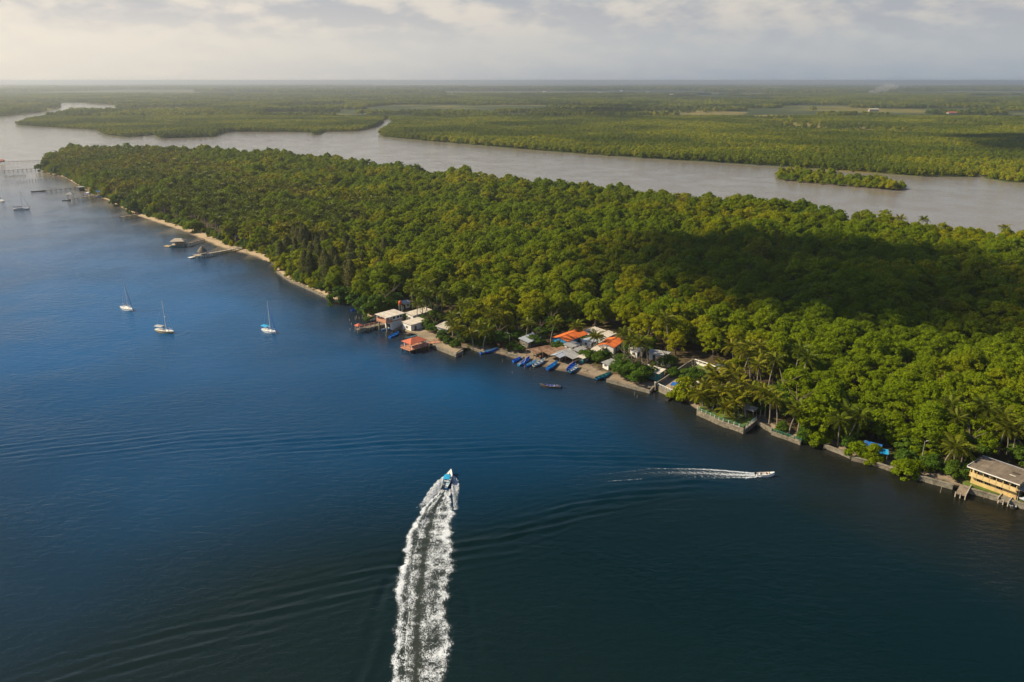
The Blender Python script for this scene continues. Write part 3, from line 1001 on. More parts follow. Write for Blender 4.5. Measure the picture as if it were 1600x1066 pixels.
HEADS = []
for i in range(4):
    v, f = palm_head_arrays(50 + i)
    HEADS.append(np_mesh('fronds', v, f, M['palm']))
PTRK = []
for i in range(4):
    pts, rad = palm_trunk(60 + i, 10.0, 0.6 + 0.7 * i)
    PTRK.append((MB().tube(pts, rad, 7).mesh('trunk', M['palm_bark']), Vector(pts[-1])))
NUTS = MB()
for i in range(6):
    a = i * 1.05
    NUTS.tube([(0.3 * math.cos(a), 0.3 * math.sin(a), -0.45), (0.3 * math.cos(a), 0.3 * math.sin(a), -0.3), (0.3 * math.cos(a), 0.3 * math.sin(a), -0.12)], [0.07, 0.14, 0.07], 6)
NUTM = NUTS.mesh('coconuts', M['coconut'])


def put(name, mesh, parent, loc=(0, 0, 0), rot=(0, 0, 0), s=1.0):
    o = bpy.data.objects.new(name, mesh)
    C.objects.link(o)
    o.parent = parent
    o.location = loc
    o.rotation_euler = rot
    if not hasattr(s, '__len__'):
        s = (s, s, s)
    o.scale = s
    return o


def tree(name, label, cat, p, crowns, trunks, s=1.0, sz=None, group=None, z=None):
    e = thing(name, label, cat, (p[0], p[1], gz(p) if z is None else z), random.random() * 6.28, group)
    e.scale = (s, s, sz or s)
    put('trunk', random.choice(trunks), e)
    put('crown', random.choice(crowns), e)
    return e


def palm(label, p, H=10.0, detailed=True, group=None, seed=0, z=None):
    e = thing('coconut_palm', label, 'palm tree', (p[0], p[1], gz(p) if z is None else z), random.random() * 6.28, group)
    k = H / 10.0
    tm, top = PTRK[seed % 4]
    put('trunk', tm, e, s=(1, 1, k))
    hp = Vector((top.x, top.y, top.z * k))
    if detailed:
        for kind, a, lift, s in frond_set(50 + seed * 7, 18 + seed % 4):
            q = (Matrix.Rotation(a, 3, 'Z') @ Matrix.Rotation(-lift, 3, 'Y')).to_euler()
            put('frond', FROND[kind], e, hp, q, s)
        put('coconuts', NUTM, e, hp)
    else:
        put('fronds', HEADS[seed % 4], e, hp, s=0.95 + 0.1 * (seed % 3))
    return e


def gn_scatter(name, label, pts, rot, scl, idx, protos):
    """one mass of many copies: instances of meshes on points"""
    me = bpy.data.meshes.new(name)
    me.from_pydata([tuple(p) for p in pts], [], [])
    attr(me, 'rot', rot)
    attr(me, 'scl', scl)
    a = me.attributes.new('idx', 'INT', 'POINT')
    a.data.foreach_set('value', np.asarray(idx, dtype=np.int32))
    ob = link(name, me)
    ng = bpy.data.node_groups.new(name, 'GeometryNodeTree')
    ng.interface.new_socket('Geometry', in_out='INPUT', socket_type='NodeSocketGeometry')
    ng.interface.new_socket('Geometry', in_out='OUTPUT', socket_type='NodeSocketGeometry')
    N, Lk = ng.nodes, ng.links
    gi, go = N.new('NodeGroupInput'), N.new('NodeGroupOutput')
    g2i = N.new('GeometryNodeGeometryToInstance')
    for o_ in reversed(protos):          # the socket stacks the newest link first
        oi = N.new('GeometryNodeObjectInfo')
        oi.inputs['Object'].default_value = o_
        oi.transform_space = 'ORIGINAL'
        Lk.new(oi.outputs['Geometry'], g2i.inputs[0])
    iop = N.new('GeometryNodeInstanceOnPoints')

    def named(nm, typ):
        nd = N.new('GeometryNodeInputNamedAttribute')
        nd.data_type = typ
        nd.inputs['Name'].default_value = nm
        return nd.outputs[0]
    Lk.new(gi.outputs[0], iop.inputs['Points'])
    Lk.new(g2i.outputs[0], iop.inputs['Instance'])
    iop.inputs['Pick Instance'].default_value = True
    Lk.new(named('idx', 'INT'), iop.inputs['Instance Index'])
    cx = N.new('ShaderNodeCombineXYZ')
    Lk.new(named('rot', 'FLOAT'), cx.inputs[2])
    Lk.new(cx.outputs[0], iop.inputs['Rotation'])
    cs_ = N.new('ShaderNodeCombineXYZ')
    sc_ = named('scl', 'FLOAT')
    for i in range(3):
        Lk.new(sc_, cs_.inputs[i])
    Lk.new(cs_.outputs[0], iop.inputs['Scale'])
    Lk.new(iop.outputs[0], go.inputs[0])
    md = ob.modifiers.new('scatter', 'NODES')
    md.node_group = ng
    return tag(ob, label, None, kind='stuff')


def proto(name, mesh):
    return bpy.data.objects.new(name, mesh)       # a source for copies, not in the scene


# clearings of the island (px outlines on the ground)
CLEAR = [[(560, 508), (592, 489), (625, 468), (690, 478), (692, 492), (720, 498), (738, 520), (748, 548), (720, 560), (640, 534)],
         [(745, 555), (765, 532), (812, 522), (858, 512), (900, 508), (975, 517), (1000, 532), (972, 560), (955, 588), (930, 600), (800, 566)],
         [(985, 545), (1010, 538), (1042, 548), (1050, 574), (1085, 553), (1132, 570), (1160, 612), (1100, 650), (1015, 616), (945, 596)],
         [(1088, 645), (1100, 610), (1160, 596), (1210, 606), (1235, 640), (1262, 694), (1180, 680)],
         [(1325, 720), (1340, 700), (1362, 690), (1400, 700), (1425, 722), (1440, 748), (1390, 732)],
         [(1432, 748), (1470, 728), (1510, 726), (1590, 704), (1632, 725), (1650, 815), (1600, 800)],
         [(1325, 638), (1390, 628), (1392, 640), (1330, 648)]]
CLEARW = [np.array([on(*p)[:2] for p in c]) for c in CLEAR]
PALMZ = np.array([G(*p)[:2] for p in [(75, 262), (150, 240), (250, 238), (330, 268), (420, 300), (560, 330), (640, 345), (560, 372), (470, 405), (425, 404), (330, 372), (200, 325), (120, 285)]])
CASZ = np.array([G(*p)[:2] for p in [(430, 418), (470, 395), (560, 392), (640, 420), (610, 460), (560, 476), (500, 460)]])

st = 6.9
gx, gy = np.arange(-660, 520, st), np.arange(80, 1110, st)
XX, YY = np.meshgrid(gx, gy)
TP = np.stack([XX.ravel(), YY.ravel()], 1) + rng.uniform(-0.46, 0.46, (XX.size, 2)) * st
sd = sdist(TP)
mind = np.interp(TP[:, 0], [-340, -300, -255, -150, -140, 500], [3, 6, 9, 9, 3.0, 3.0])
ok = sd > mind
for c in CLEARW:
    ok &= ~inside(TP, c)
TP, sd = TP[ok], sd[ok]
isp = inside(TP, PALMZ)
isc = inside(TP, CASZ)
rsel = rng.random(len(TP))
kind = np.zeros(len(TP), int)                 # 0 mangrove 1 palm 2 casuarina
kind[isp & (rsel < 0.58)] = 1
kind[isc & (rsel < 0.34)] = 2
kind[~isp & ~isc & (rsel > 0.985)] = 1
TZ = ground_z(TP)
PX = np.array([pix(x, y, 8.0) for x, y in TP])
dist = np.hypot(TP[:, 0], TP[:, 1])
inview = (PX[:, 0] > -20) & (PX[:, 0] < 1620) & (PX[:, 1] < 1080)


def m_zone(px, py):
    row = 'front row' if py > 640 else ('second rank' if py > 590 else 'upper rank')
    if px > 1500 and py > 560:
        return 'olive mangrove tree right behind the yellow house, %s of the canopy' % row, 'mangroves behind the yellow house'
    if px > 1420 and py > 560:
        return 'olive mangrove tree above the two palms left of the yellow house, %s' % row, 'mangroves left of the yellow house'
    if px > 1330 and py > 560:
        return 'mangrove tree in the dark thicket above the blue tarpaulin shed, %s' % row, 'mangroves above the blue tarpaulin shed'
    if px > 1230 and py > 560:
        return 'mangrove tree above the shaded wall right of the palm terrace, %s' % row, 'mangroves above the shaded wall'
    if px > 1130 and py > 520:
        return 'bright olive mangrove tree on the ridge above the terrace palms, %s' % row, 'mangroves above the terrace palms'
    if px > 1030 and py > 500:
        return 'bright olive mangrove tree behind the walled grass yard', 'mangroves behind the walled yard'
    if px > 1330:
        return 'mangrove tree at the sunny lower edge of the cloud shadow, far right', 'mangroves at the shadow edge'
    if px > 1030:
        return 'dark green mangrove tree at the lower edge of the shaded canopy', 'mangroves below the cloud shadow'
    if px > 800:
        return 'olive mangrove tree in the canopy right behind the orange-roofed village', 'mangroves behind the village'
    if px > 610:
        return 'mangrove tree in the canopy above the white waterfront houses', 'mangroves above the white houses'
    return 'leafy tree on the shore beside the feathery casuarinas', 'trees beside the casuarinas'


def p_zone(px, py):
    if px > 660:
        return ('coconut palm standing alone in the canopy above the village' if px < 1050 else 'coconut palm rising alone from the right-hand mangrove canopy'), 'palms among the mangroves'
    if py > 375:
        return 'coconut palm in the grove behind the end of the sandy beach', 'palms at the end of the beach'
    if px > 470:
        return 'coconut palm deep in the grove near the withered brown tree', 'palms near the withered tree'
    if px > 380:
        return 'coconut palm in the grove above the thatched-hut pier', 'palms above the thatched-hut pier'
    if px > 290:
        return 'coconut palm in the grove above the stilt house', 'palms above the stilt house'
    return 'coconut palm in the grove near the stub pier', 'palms near the stub pier'


order = np.argsort(dist)
single = np.zeros(len(TP), bool)
nm_, npm, nca = 0, 0, 0
for i in order:
    if not inview[i]:
        continue
    p = (TP[i, 0], TP[i, 1])
    if kind[i] == 0 and nm_ < 190:
        lb, gp = m_zone(*PX[i])
        s = random.uniform(0.72, 1.32)
        tree('mangrove_tree', lb, 'tree', p, MANG, MTRK, s, s * random.uniform(0.78, 1.15), gp, TZ[i])
        nm_ += 1
        single[i] = True
    elif kind[i] == 1 and npm < 190:
        lb, gp = p_zone(*PX[i])
        palm(lb, p, random.uniform(9, 13), False, gp, int(i), TZ[i])
        npm += 1
        single[i] = True
    elif kind[i] == 2 and nca < 60:
        tree('casuarina_tree', 'tall feathery grey-green casuarina by the stone sea wall', 'tree', p, CASU, [CTRK], random.uniform(0.75, 1.1), None, 'casuarinas by the sea wall', TZ[i])
        nca += 1
        single[i] = True

rest = ~single
k0 = np.where(rest & (kind != 1))[0]
MP = [proto('mangrove_crown', m_) for m_ in MANG] + [proto('broadleaf_crown', m_) for m_ in ALM]
wi = np.array([1.0] * len(MANG) + [0.30] * len(ALM))
patch = vnoise(TP[k0], 38, 21) * 0.6 + vnoise(TP[k0], 14, 22) * 0.4
gn_scatter('mangrove_forest', 'dense green mangrove canopy covering the long island', np.column_stack([TP[k0], TZ[k0]]), rng.random(len(k0)) * 6.28,
           (0.48 + 1.0 * patch) * rng.uniform(0.8, 1.3, len(k0)), rng.choice(len(MP), len(k0), p=wi / wi.sum()), MP)
PPR = []
for i in range(4):
    v, f = palm_head_arrays(80 + i)
    tm, top = PTRK[i]
    bm_ = bmesh.new()
    bm_.from_mesh(tm)
    nt = len(bm_.faces)
    hm = np_mesh('palm_head', v + np.array(top), f)
    bm_.from_mesh(hm)
    bm_.faces.ensure_lookup_table()
    for q, fc in enumerate(bm_.faces):
        fc.material_index = 0 if q < nt else 1
    me = bpy.data.meshes.new('coconut_palm')
    bm_.to_mesh(me)
    bm_.free()
    me.materials.append(M['palm_bark'])
    me.materials.append(M['palm'])
    PPR.append(proto('grove_palm', me))
k1 = np.where(rest & (kind == 1))[0]
if len(k1):
    gn_scatter('palm_grove', 'distant coconut palms crowding the far tip of the island', np.column_stack([TP[k1], TZ[k1]]), rng.random(len(k1)) * 6.28,
               rng.uniform(0.9, 1.3, len(k1)), rng.integers(0, 4, len(k1)), PPR)

# undergrowth that closes the forest edge
BP = [proto('undergrowth_clump', m_) for m_ in BUSH + BUSHG]
sdv = []
for _ in range(1500):
    sdv.append((random.uniform(-640, 330), random.uniform(120, 1060)))
NS = ISLAND[:len(NEAR)]
for a_, b_ in zip(NS[:-1], NS[1:]):
    ln_ = math.hypot(*(b_ - a_))
    nrm = np.array([-(b_ - a_)[1], (b_ - a_)[0]]) / ln_
    for _ in range(int(ln_ / 1.3)):
        sdv.append(tuple(a_ + (b_ - a_) * random.random() + nrm * random.uniform(2, 9)))
UP_ = np.array(sdv)
us = sdist(UP_)
um = np.interp(UP_[:, 0], [-340, -300, -255, -150, -140, 500], [1.5, 4, 6.5, 7, 2.0, 2.0])
ok = (us > um) & (us < um + 9)
for c in CLEARW:
    ok &= ~inside(UP_, c)
UP_ = UP_[ok]
gn_scatter('undergrowth', 'low green shrubs filling the forest edge along the shore', np.column_stack([UP_, ground_z(UP_)]), rng.random(len(UP_)) * 6.28,
           rng.uniform(0.5, 0.95, len(UP_)), rng.integers(0, len(BP), len(UP_)), BP)

# mainland forest
FP = [proto('far_mangrove_crown', m_) for m_ in FARC]


def far_points(ymin, ymax, step, margin):
    rows = []
    y = ymin
    while y < ymax:
        hw = y * 0.70 + 250
        n = int(2 * hw / step)
        rows.append(np.column_stack([np.linspace(-hw, hw, n) + rng.uniform(-0.5, 0.5, n) * step, y + rng.uniform(-0.5, 0.5, n) * step]))
        y += step
    P = np.concatenate(rows)
    ok_ = inside(P, MAIN)
    P = P[ok_]
    near = P[:, 1] < 2600
    k_ = np.where(near)[0]
    d = np.full(len(P), 99.0)
    d[k_] = seg_dist(P[k_], np.array(ml), False)[0]
    P = P[d > margin]
    for fp in FPOLY:
        P = P[~inside(P, fp) | (rng.random(len(P)) < 0.16)]
    for pl in PONDS:
        P = P[~inside(P, np.array([G(*q)[:2] for q in pl]))]
    return P


near = far_points(800, 2300, 8.2, 0.4)
big = 0.72 + 0.42 * vnoise(near, 90, 3) + rng.uniform(-0.12, 0.12, len(near))
gn_scatter('mainland_forest', 'wide green mangrove forest on the far bank', np.column_stack([near, np.full(len(near), 0.4)]), rng.random(len(near)) * 6.28,
           big, rng.integers(0, len(FP), len(near)), FP)
mid = far_points(2300, 6200, 17.0, 4.0)
dn = vnoise(mid, 420, 5) * 0.6 + vnoise(mid, 150, 6) * 0.4
mid = mid[dn > 0.43]
gn_scatter('mainland_forest', 'hazy distant woodland on the mainland toward the horizon', np.column_stack([mid, np.full(len(mid), 0.4)]), rng.random(len(mid)) * 6.28,
           rng.uniform(1.1, 1.9, len(mid)), rng.integers(0, len(FP), len(mid)), FP)
vfar = far_points(6200, 15000, 46.0, 4.0)
dn = vnoise(vfar * np.array([0.5, 1]), 600, 8)
vfar = vfar[dn > 0.5]
gn_scatter('mainland_forest', 'faint strips of woodland just below the horizon', np.column_stack([vfar, np.full(len(vfar), 0.4)]), rng.random(len(vfar)) * 6.28,
           rng.uniform(1.8, 3.6, len(vfar)), rng.integers(0, len(FP), len(vfar)), FP)

# trees on the islet: few enough to count
pts_i = []
for _ in range(900):
    q = (random.uniform(ISLET[:, 0].min(), ISLET[:, 0].max()), random.uniform(ISLET[:, 1].min(), ISLET[:, 1].max()))
    if sdist(np.array([q]), ISLET)[0] > 1.6 and pix(*q, 0)[0] < 1414 and all((q[0] - a[0]) ** 2 + (q[1] - a[1]) ** 2 > 42 for a in pts_i):
        pts_i.append(q)
for q in pts_i:
    s = random.uniform(0.55, 1.15) if random.random() < 0.75 else random.uniform(1.2, 1.7)
    tree('mangrove_tree', 'bright green mangrove tree on the small islet in the back channel', 'tree', q, BUSH, BTRK, s, s, 'mangroves on the islet', 0.2)

# ------------------------------------------------------------------ shore walls and made ground
def path3(pl, z):
    return [Vector((G(*p, z).x, G(*p, z).y, z)) for p in pl]


def strip(mb, pts, off0, off1, z0, z1):
    """solid band along a polyline between two sideways offsets and two heights"""
    n = len(pts)
    nr = []
    for i in range(n):
        d = (pts[min(i + 1, n - 1)] - pts[max(i - 1, 0)])
        d.z = 0
        d.normalize()
        nr.append(Vector((-d.y, d.x, 0)))
    o = len(mb.v)
    for i in range(n):
        for off, z in ((off0, z0), (off1, z0), (off1, z1), (off0, z1)):
            q = pts[i] + nr[i] * off
            mb.v.append((q.x, q.y, z))
    for i in range(n - 1):
        for k in range(4):
            j = (k + 1) % 4
            mb.f.append((o + 4 * i + k, o + 4 * i + 4 + k, o + 4 * i + 4 + j, o + 4 * i + j))
    mb.f.append((o, o + 1, o + 2, o + 3))
    e = o + 4 * (n - 1)
    mb.f.append((e + 3, e + 2, e + 1, e))
    return mb


def dense(pts, step):
    out_ = []
    for a, b in zip(pts[:-1], pts[1:]):
        n = max(1, int((b - a).length / step))
        out_ += [a.lerp(b, i / n) for i in range(n)]
    return out_ + [pts[-1]]


def sea_wall(label, pl, top=1.25, th=0.6, mat='stone', rail=None, cap=True):
    pts = path3(pl, top)
    e = thing('sea_wall', label, 'wall', tuple(pts[0] * 1.0 - Vector((0, 0, top))))
    loc = [p - Vector((pts[0].x, pts[0].y, 0)) for p in pts]
    mb = MB()
    pd = dense(loc, 1.6)
    for i in range(len(pd) - 1):        # courses of rough blocks, uneven
        for c_ in range(3):
            zb = -0.8 + c_ * (top + 0.65) / 3
            zt = zb + (top + 0.65) / 3 - 0.02
            j_ = random.uniform(-0.05, 0.05)
            strip(mb, [pd[i], pd[i].lerp(pd[i + 1], 0.985)], -th / 2 + j_, th / 2, zb, zt)
    mb.build('wall_blocks', M[mat], e)
    if cap:
        strip(MB(), loc, -th / 2 - 0.08, th / 2 + 0.08, top - 0.16, top).build('coping', M['concrete'], e)
    if rail:
        mat_p, mat_r, h, stp = rail
        pr = dense(loc, stp)
        for p in pr:
            MB().box((p.x, p.y, top + h / 2), (0.22, 0.22, h)).build('post', M[mat_p], e)
        strip(MB(), loc, -0.07, 0.07, top + h - 0.12, top + h + 0.004).build('rail', M[mat_r], e)
        strip(MB(), loc, -0.05, 0.05, top + h * 0.45, top + h * 0.52).build('rail', M[mat_r], e)
    return e


sea_wall('low crumbling stone sea wall below the casuarinas', [(433, 424), (455, 439), (470, 445), (492, 455), (516, 466)], 1.0)
sea_wall('concrete terrace wall behind the red-roofed pavilion', [(652, 522), (683, 541), (713, 553), (723, 547)], 1.35, 0.5, 'concrete')
sea_wall('short stone wall right of the terrace corner', [(733, 540), (744, 545), (757, 550)], 1.0, 0.5)
sea_wall('broken concrete step wall on the village beach near the light pole', [(793, 551), (806, 554), (818, 558)], 1.2, 1.2, 'concrete')
sea_wall('pale concrete wall below the dark almond trees right of the village beach', [(948, 592), (982, 601), (1016, 610), (1021, 603)], 1.15, 0.6, 'concrete')
sea_wall('tall concrete wall with white railing below the walled yard', [(1023, 600), (1036, 606), (1052, 613)], 2.0, 0.5, 'concrete', ('white', 'white', 0.8, 1.1))
sea_wall('stone wall with white balustrade under the coconut palms', [(1090, 641), (1110, 650), (1130, 659), (1147, 664), (1163, 670)], 1.6, 0.7, 'stone', ('white', 'net_green', 1.0, 1.5))
sea_wall('return wall with railing at the right end of the palm terrace', [(1163, 670), (1172, 663), (1181, 656)], 1.6, 0.6, 'stone', ('white', 'net_green', 1.0, 1.4))
sea_wall('stone wall just right of the palm terrace', [(1181, 657), (1195, 664), (1207, 671)], 1.2, 0.7)
sea_wall('low stone wall under the leaning palm trunks', [(1206, 674), (1230, 682), (1252, 690)], 1.1, 0.6, 'stone', ('net_green', 'net_green', 0.9, 1.6))
sea_wall('plain grey wall in the dark shade left of the blue shed', [(1288, 694), (1310, 702), (1331, 711)], 1.2, 0.6, 'concrete')
sea_wall('rough stone wall in front of the blue tarpaulin shed', [(1331, 713), (1352, 718), (1375, 724), (1402, 733)], 1.2, 0.7)
sea_wall('weathered concrete wall left of the first wooden dock', [(1432, 741), (1460, 749), (1490, 757)], 1.4, 0.7, 'concrete')
sea_wall('concrete wall along the lawn of the yellow house', [(1506, 760), (1540, 769), (1570, 778), (1600, 787), (1700, 819)], 1.4, 0.7, 'concrete')


def sheet(name, pl, z, mat, label, th=0.5):
    pts = path3(pl, z)
    mb = MB()
    mb.prism([(p.x, p.y, z - th) for p in pts], [(p.x, p.y, z) for p in pts])
    if sum((pts[i].x * pts[(i + 1) % len(pts)].y - pts[(i + 1) % len(pts)].x * pts[i].y) for i in range(len(pts))) < 0:
        mb.f = [tuple(reversed(f_)) for f_ in mb.f]
    return tag(mb.build(name, M[mat]), label, None, kind='structure')


sheet('terrace', [(626, 513), (636, 508), (655, 512), (668, 517), (690, 527), (722, 545), (713, 551), (683, 539), (653, 521), (640, 519)], 1.28, 'sand', 'sandy terrace in front of the white houses')
sheet('lawn', [(1092, 640), (1130, 657), (1163, 668), (1180, 655), (1170, 645), (1120, 628), (1100, 625)], 1.52, 'grass', 'green lawn behind the white balustrade')
sheet('lawn', [(1508, 757), (1540, 766), (1600, 784), (1640, 797), (1640, 782), (1600, 768), (1545, 752), (1515, 746), (1500, 748)], 1.30, 'grass', 'green lawn in front of the yellow house')
sheet('lawn', [(1078, 582), (1090, 566), (1122, 576), (1132, 592), (1110, 598), (1085, 596)], 1.45, 'grass', 'dry grass inside the walled yard')
sheet('yard', [(1025, 597), (1050, 584), (1070, 592), (1100, 600), (1115, 610), (1075, 617), (1053, 610)], 1.40, 'sand', 'bare earth yard with stored boats')


def plain_wall(label, pl, zb, zt, th, mat, slots=False):
    pts = path3(pl, zt)
    e = thing('yard_wall', label, 'wall', (pts[0].x, pts[0].y, zb))
    loc = [p - Vector((pts[0].x, pts[0].y, zb)) for p in pts]
    h = zt - zb
    if slots:
        strip(MB(), loc, -th / 2, th / 2, -0.5, h - 0.9).build('wall_base', M[mat], e)
        strip(MB(), loc, -th / 2, th / 2, h - 0.25, h).build('coping', M[mat], e)
        for p in dense(loc, 1.5):
            MB().box((p.x, p.y, h - 0.57), (0.35, 0.35, 0.66)).build('pier', M[mat], e)
    else:
        strip(MB(), loc, -th / 2, th / 2, -0.5, h).build('wall_base', M[mat], e)
        strip(MB(), loc, -th / 2 - 0.05, th / 2 + 0.05, h + 0.002, h + 0.12).build('coping', M['concrete'], e)
    return e


plain_wall('cream slotted wall along the back of the dry grass yard', [(1086, 561), (1105, 567), (1127, 576)], 0.8, 3.2, 0.25, 'white', True)
plain_wall('grey side wall climbing away from the walled yard', [(1050, 583), (1068, 571), (1084, 561)], 0.8, 3.0, 0.25, 'concrete')
plain_wall('dark side wall between the almond trees and the walled yard', [(1024, 599), (1036, 592), (1046, 585)], 0.8, 3.0, 0.25, 'concrete')


# ------------------------------------------------------------------ buildings
def roof_sheet(L, W, z0, z1, th=0.08, nst=None, over=0.0):
    """mono-pitch roof of overlapping sheets, low along -y, high along +y; each sheet a strip"""
    mb = MB()
    nst = nst or max(3, int(L / 0.9))
    s_ = L / nst
    for i in range(nst):
        dz = 0.02 * (i % 2) + random.uniform(0, 0.015)
        xa, xb = -L / 2 + i * s_, -L / 2 + (i + 1) * s_ - 0.015
        base = [(xa, -W / 2, z0 + dz), (xb, -W / 2, z0 + dz), (xb, W / 2, z1 + dz), (xa, W / 2, z1 + dz)]
        mb.prism([(p[0], p[1], p[2] - th) for p in base], base)
    return mb


def gable_roof(L, W, ze, zr, th=0.08):
    """two pitches of sheets, ridge along x"""
    a, b = MB(), MB()
    nst = max(3, int(L / 0.9))
    s_ = L / nst
    for i in range(nst):
        dz = 0.02 * (i % 2) + random.uniform(0, 0.015)
        xa, xb = -L / 2 + i * s_, -L / 2 + (i + 1) * s_ - 0.015
        for mb, sg in ((a, -1), (b, 1)):
            base = [(xa, sg * W / 2, ze + dz), (xb, sg * W / 2, ze + dz), (xb, sg * 0.02, zr + dz), (xa, sg * 0.02, zr + dz)]
            if sg > 0:
                base.reverse()
            mb.prism([(p[0], p[1], p[2] - th) for p in base], base)
    return a, b


def opening(e, x, y, z, w_, h, axis_, frame='white', pane='dark', bars=1):
    """window or doorway set on a wall: frame pieces proud of the wall and a dark pane (axis: wall normal 'x' or 'y', signed)"""
    sg = -1 if axis_[0] == '-' else 1
    ax = axis_[1]
    o_ = thing_part('window', e)
    d = 0.04 * sg

    def bx(cx, cz, sx, sz, dep, pr):
        if ax == 'y':
            return MB().box((x + cx, y + sg * pr, z + cz), (sx, dep, sz))
        return MB().box((x, 0, 0), (0, 0, 0)) if False else MB().box((x + sg * pr, y + cx, z + cz), (dep, sx, sz))
    bx(0, 0, w_, h, 0.02, 0.012).build('pane', M[pane], o_)
    f = MB()
    t_ = 0.09
    for cx, cz, sx, sz in ((0, h / 2 + t_ / 2, w_ + 2 * t_, t_), (0, -h / 2 - t_ / 2, w_ + 2 * t_, t_), (-w_ / 2 - t_ / 2, 0, t_, h), (w_ / 2 + t_ / 2, 0, t_, h)):
        b_ = bx(cx, cz, sx, sz, 0.08, 0.03)
        o2 = len(f.v)
        f.v += b_.v
        f.f += [tuple(o2 + k for k in q) for q in b_.f]
    for i in range(bars):
        b_ = bx(-w_ / 2 + w_ * (i + 1) / (bars + 1), 0, 0.06, h, 0.04, 0.035)
        o2 = len(f.v)
        f.v += b_.v
        f.f += [tuple(o2 + k for k in q) for q in b_.f]
    f.build('frame', M[frame], o_)
    return o_


def thing_part(name, parent):
    o = bpy.data.objects.new(name, None)
    o.empty_display_size = 0.2
    C.objects.link(o)
    o.parent = parent
    return o


def hut(name, label, cat, px, py, zr, L, W, deg, roofmat, roof='mono', h=2.7, rise=0.7, wallmat='white', walls=True, posts=False, group=None, over=0.5, wins=True, flip=False):
    """small house or shed placed by the pixel of its roof centre at height zr above the sea"""
    c_ = G(px, py, zr)
    base = max(gz(c_), 0.3)
    h = zr - base - (rise * 0.5)
    e = thing(name, label, cat, (c_.x, c_.y, base), R(deg), group)
    if roof == 'mono':
        r0, r1 = (h, h + rise)
        if flip:
            r0, r1 = r1, r0
        roof_sheet(L, W, r0 + 0.1, r1 + 0.1).build('roof', M[roofmat], e)
    else:
        a, b = gable_roof(L, W, h + 0.1, h + rise + 0.1)
        a.build('roof_slope', M[roofmat], e)
        b.build('roof_slope', M[roofmat], e)
        MB().box((0, 0, h + rise + 0.13), (L + 0.05, 0.32, 0.09)).build('ridge_cap', M[roofmat], e)
    lw, ww = L - 2 * over, W - 2 * over
    if walls:
        mb = MB()
        if roof == 'mono':
            k = over / W
            zl, zh = h + rise * k, h + rise * (1 - k)
            if flip:
                zl, zh = zh, zl
            mb.prism([(-lw / 2, -ww / 2, -0.6), (lw / 2, -ww / 2, -0.6), (lw / 2, ww / 2, -0.6), (-lw / 2, ww / 2, -0.6)],
                     [(-lw / 2, -ww / 2, zl), (lw / 2, -ww / 2, zl), (lw / 2, ww / 2, zh), (-lw / 2, ww / 2, zh)])
        else:
            mb.box((0, 0, h / 2 - 0.3), (lw, ww, h + 0.55))
            zt = h + rise * (ww / W)
            mb.prism([(-lw / 2, -ww / 2, h - 0.02), (-lw / 2, ww / 2, h - 0.02), (-lw / 2, 0, zt)], [(lw / 2, -ww / 2, h - 0.02), (lw / 2, ww / 2, h - 0.02), (lw / 2, 0, zt)])
        mb.build('wall', M[wallmat], e)
        if wins:
            MB().box((-lw * 0.22, -ww / 2 - 0.02, 0.98), (0.95, 0.08, 2.0)).build('door', M['dark_wood'], e)
            opening(e, lw * 0.22, -ww / 2, 1.45, 1.1, 0.95, '-y')
            opening(e, -lw / 2, 0, 1.45, 1.0, 0.95, '-x')
            opening(e, lw / 2, 0, 1.45, 1.0, 0.95, '+x')
    if posts:
        for sx in (-1, 1):
            for sy in (-1, 1):
                zt = (r1 if sy > 0 else r0) if roof == 'mono' else h
                MB().tube([(sx * (L / 2 - 0.3), sy * (W / 2 - 0.3), -0.6), (sx * (L / 2 - 0.3), sy * (W / 2 - 0.3), zt + 0.05)], 0.09, 6).build('post', M['wood'], e)
        MB().tube([(-L / 2 + 0.3, -W / 2 + 0.3, (r0 if roof == 'mono' else h) - 0.02), (L / 2 - 0.3, -W / 2 + 0.3, (r0 if roof == 'mono' else h) - 0.02)], 0.06, 5).build('beam', M['wood'], e)
    return e


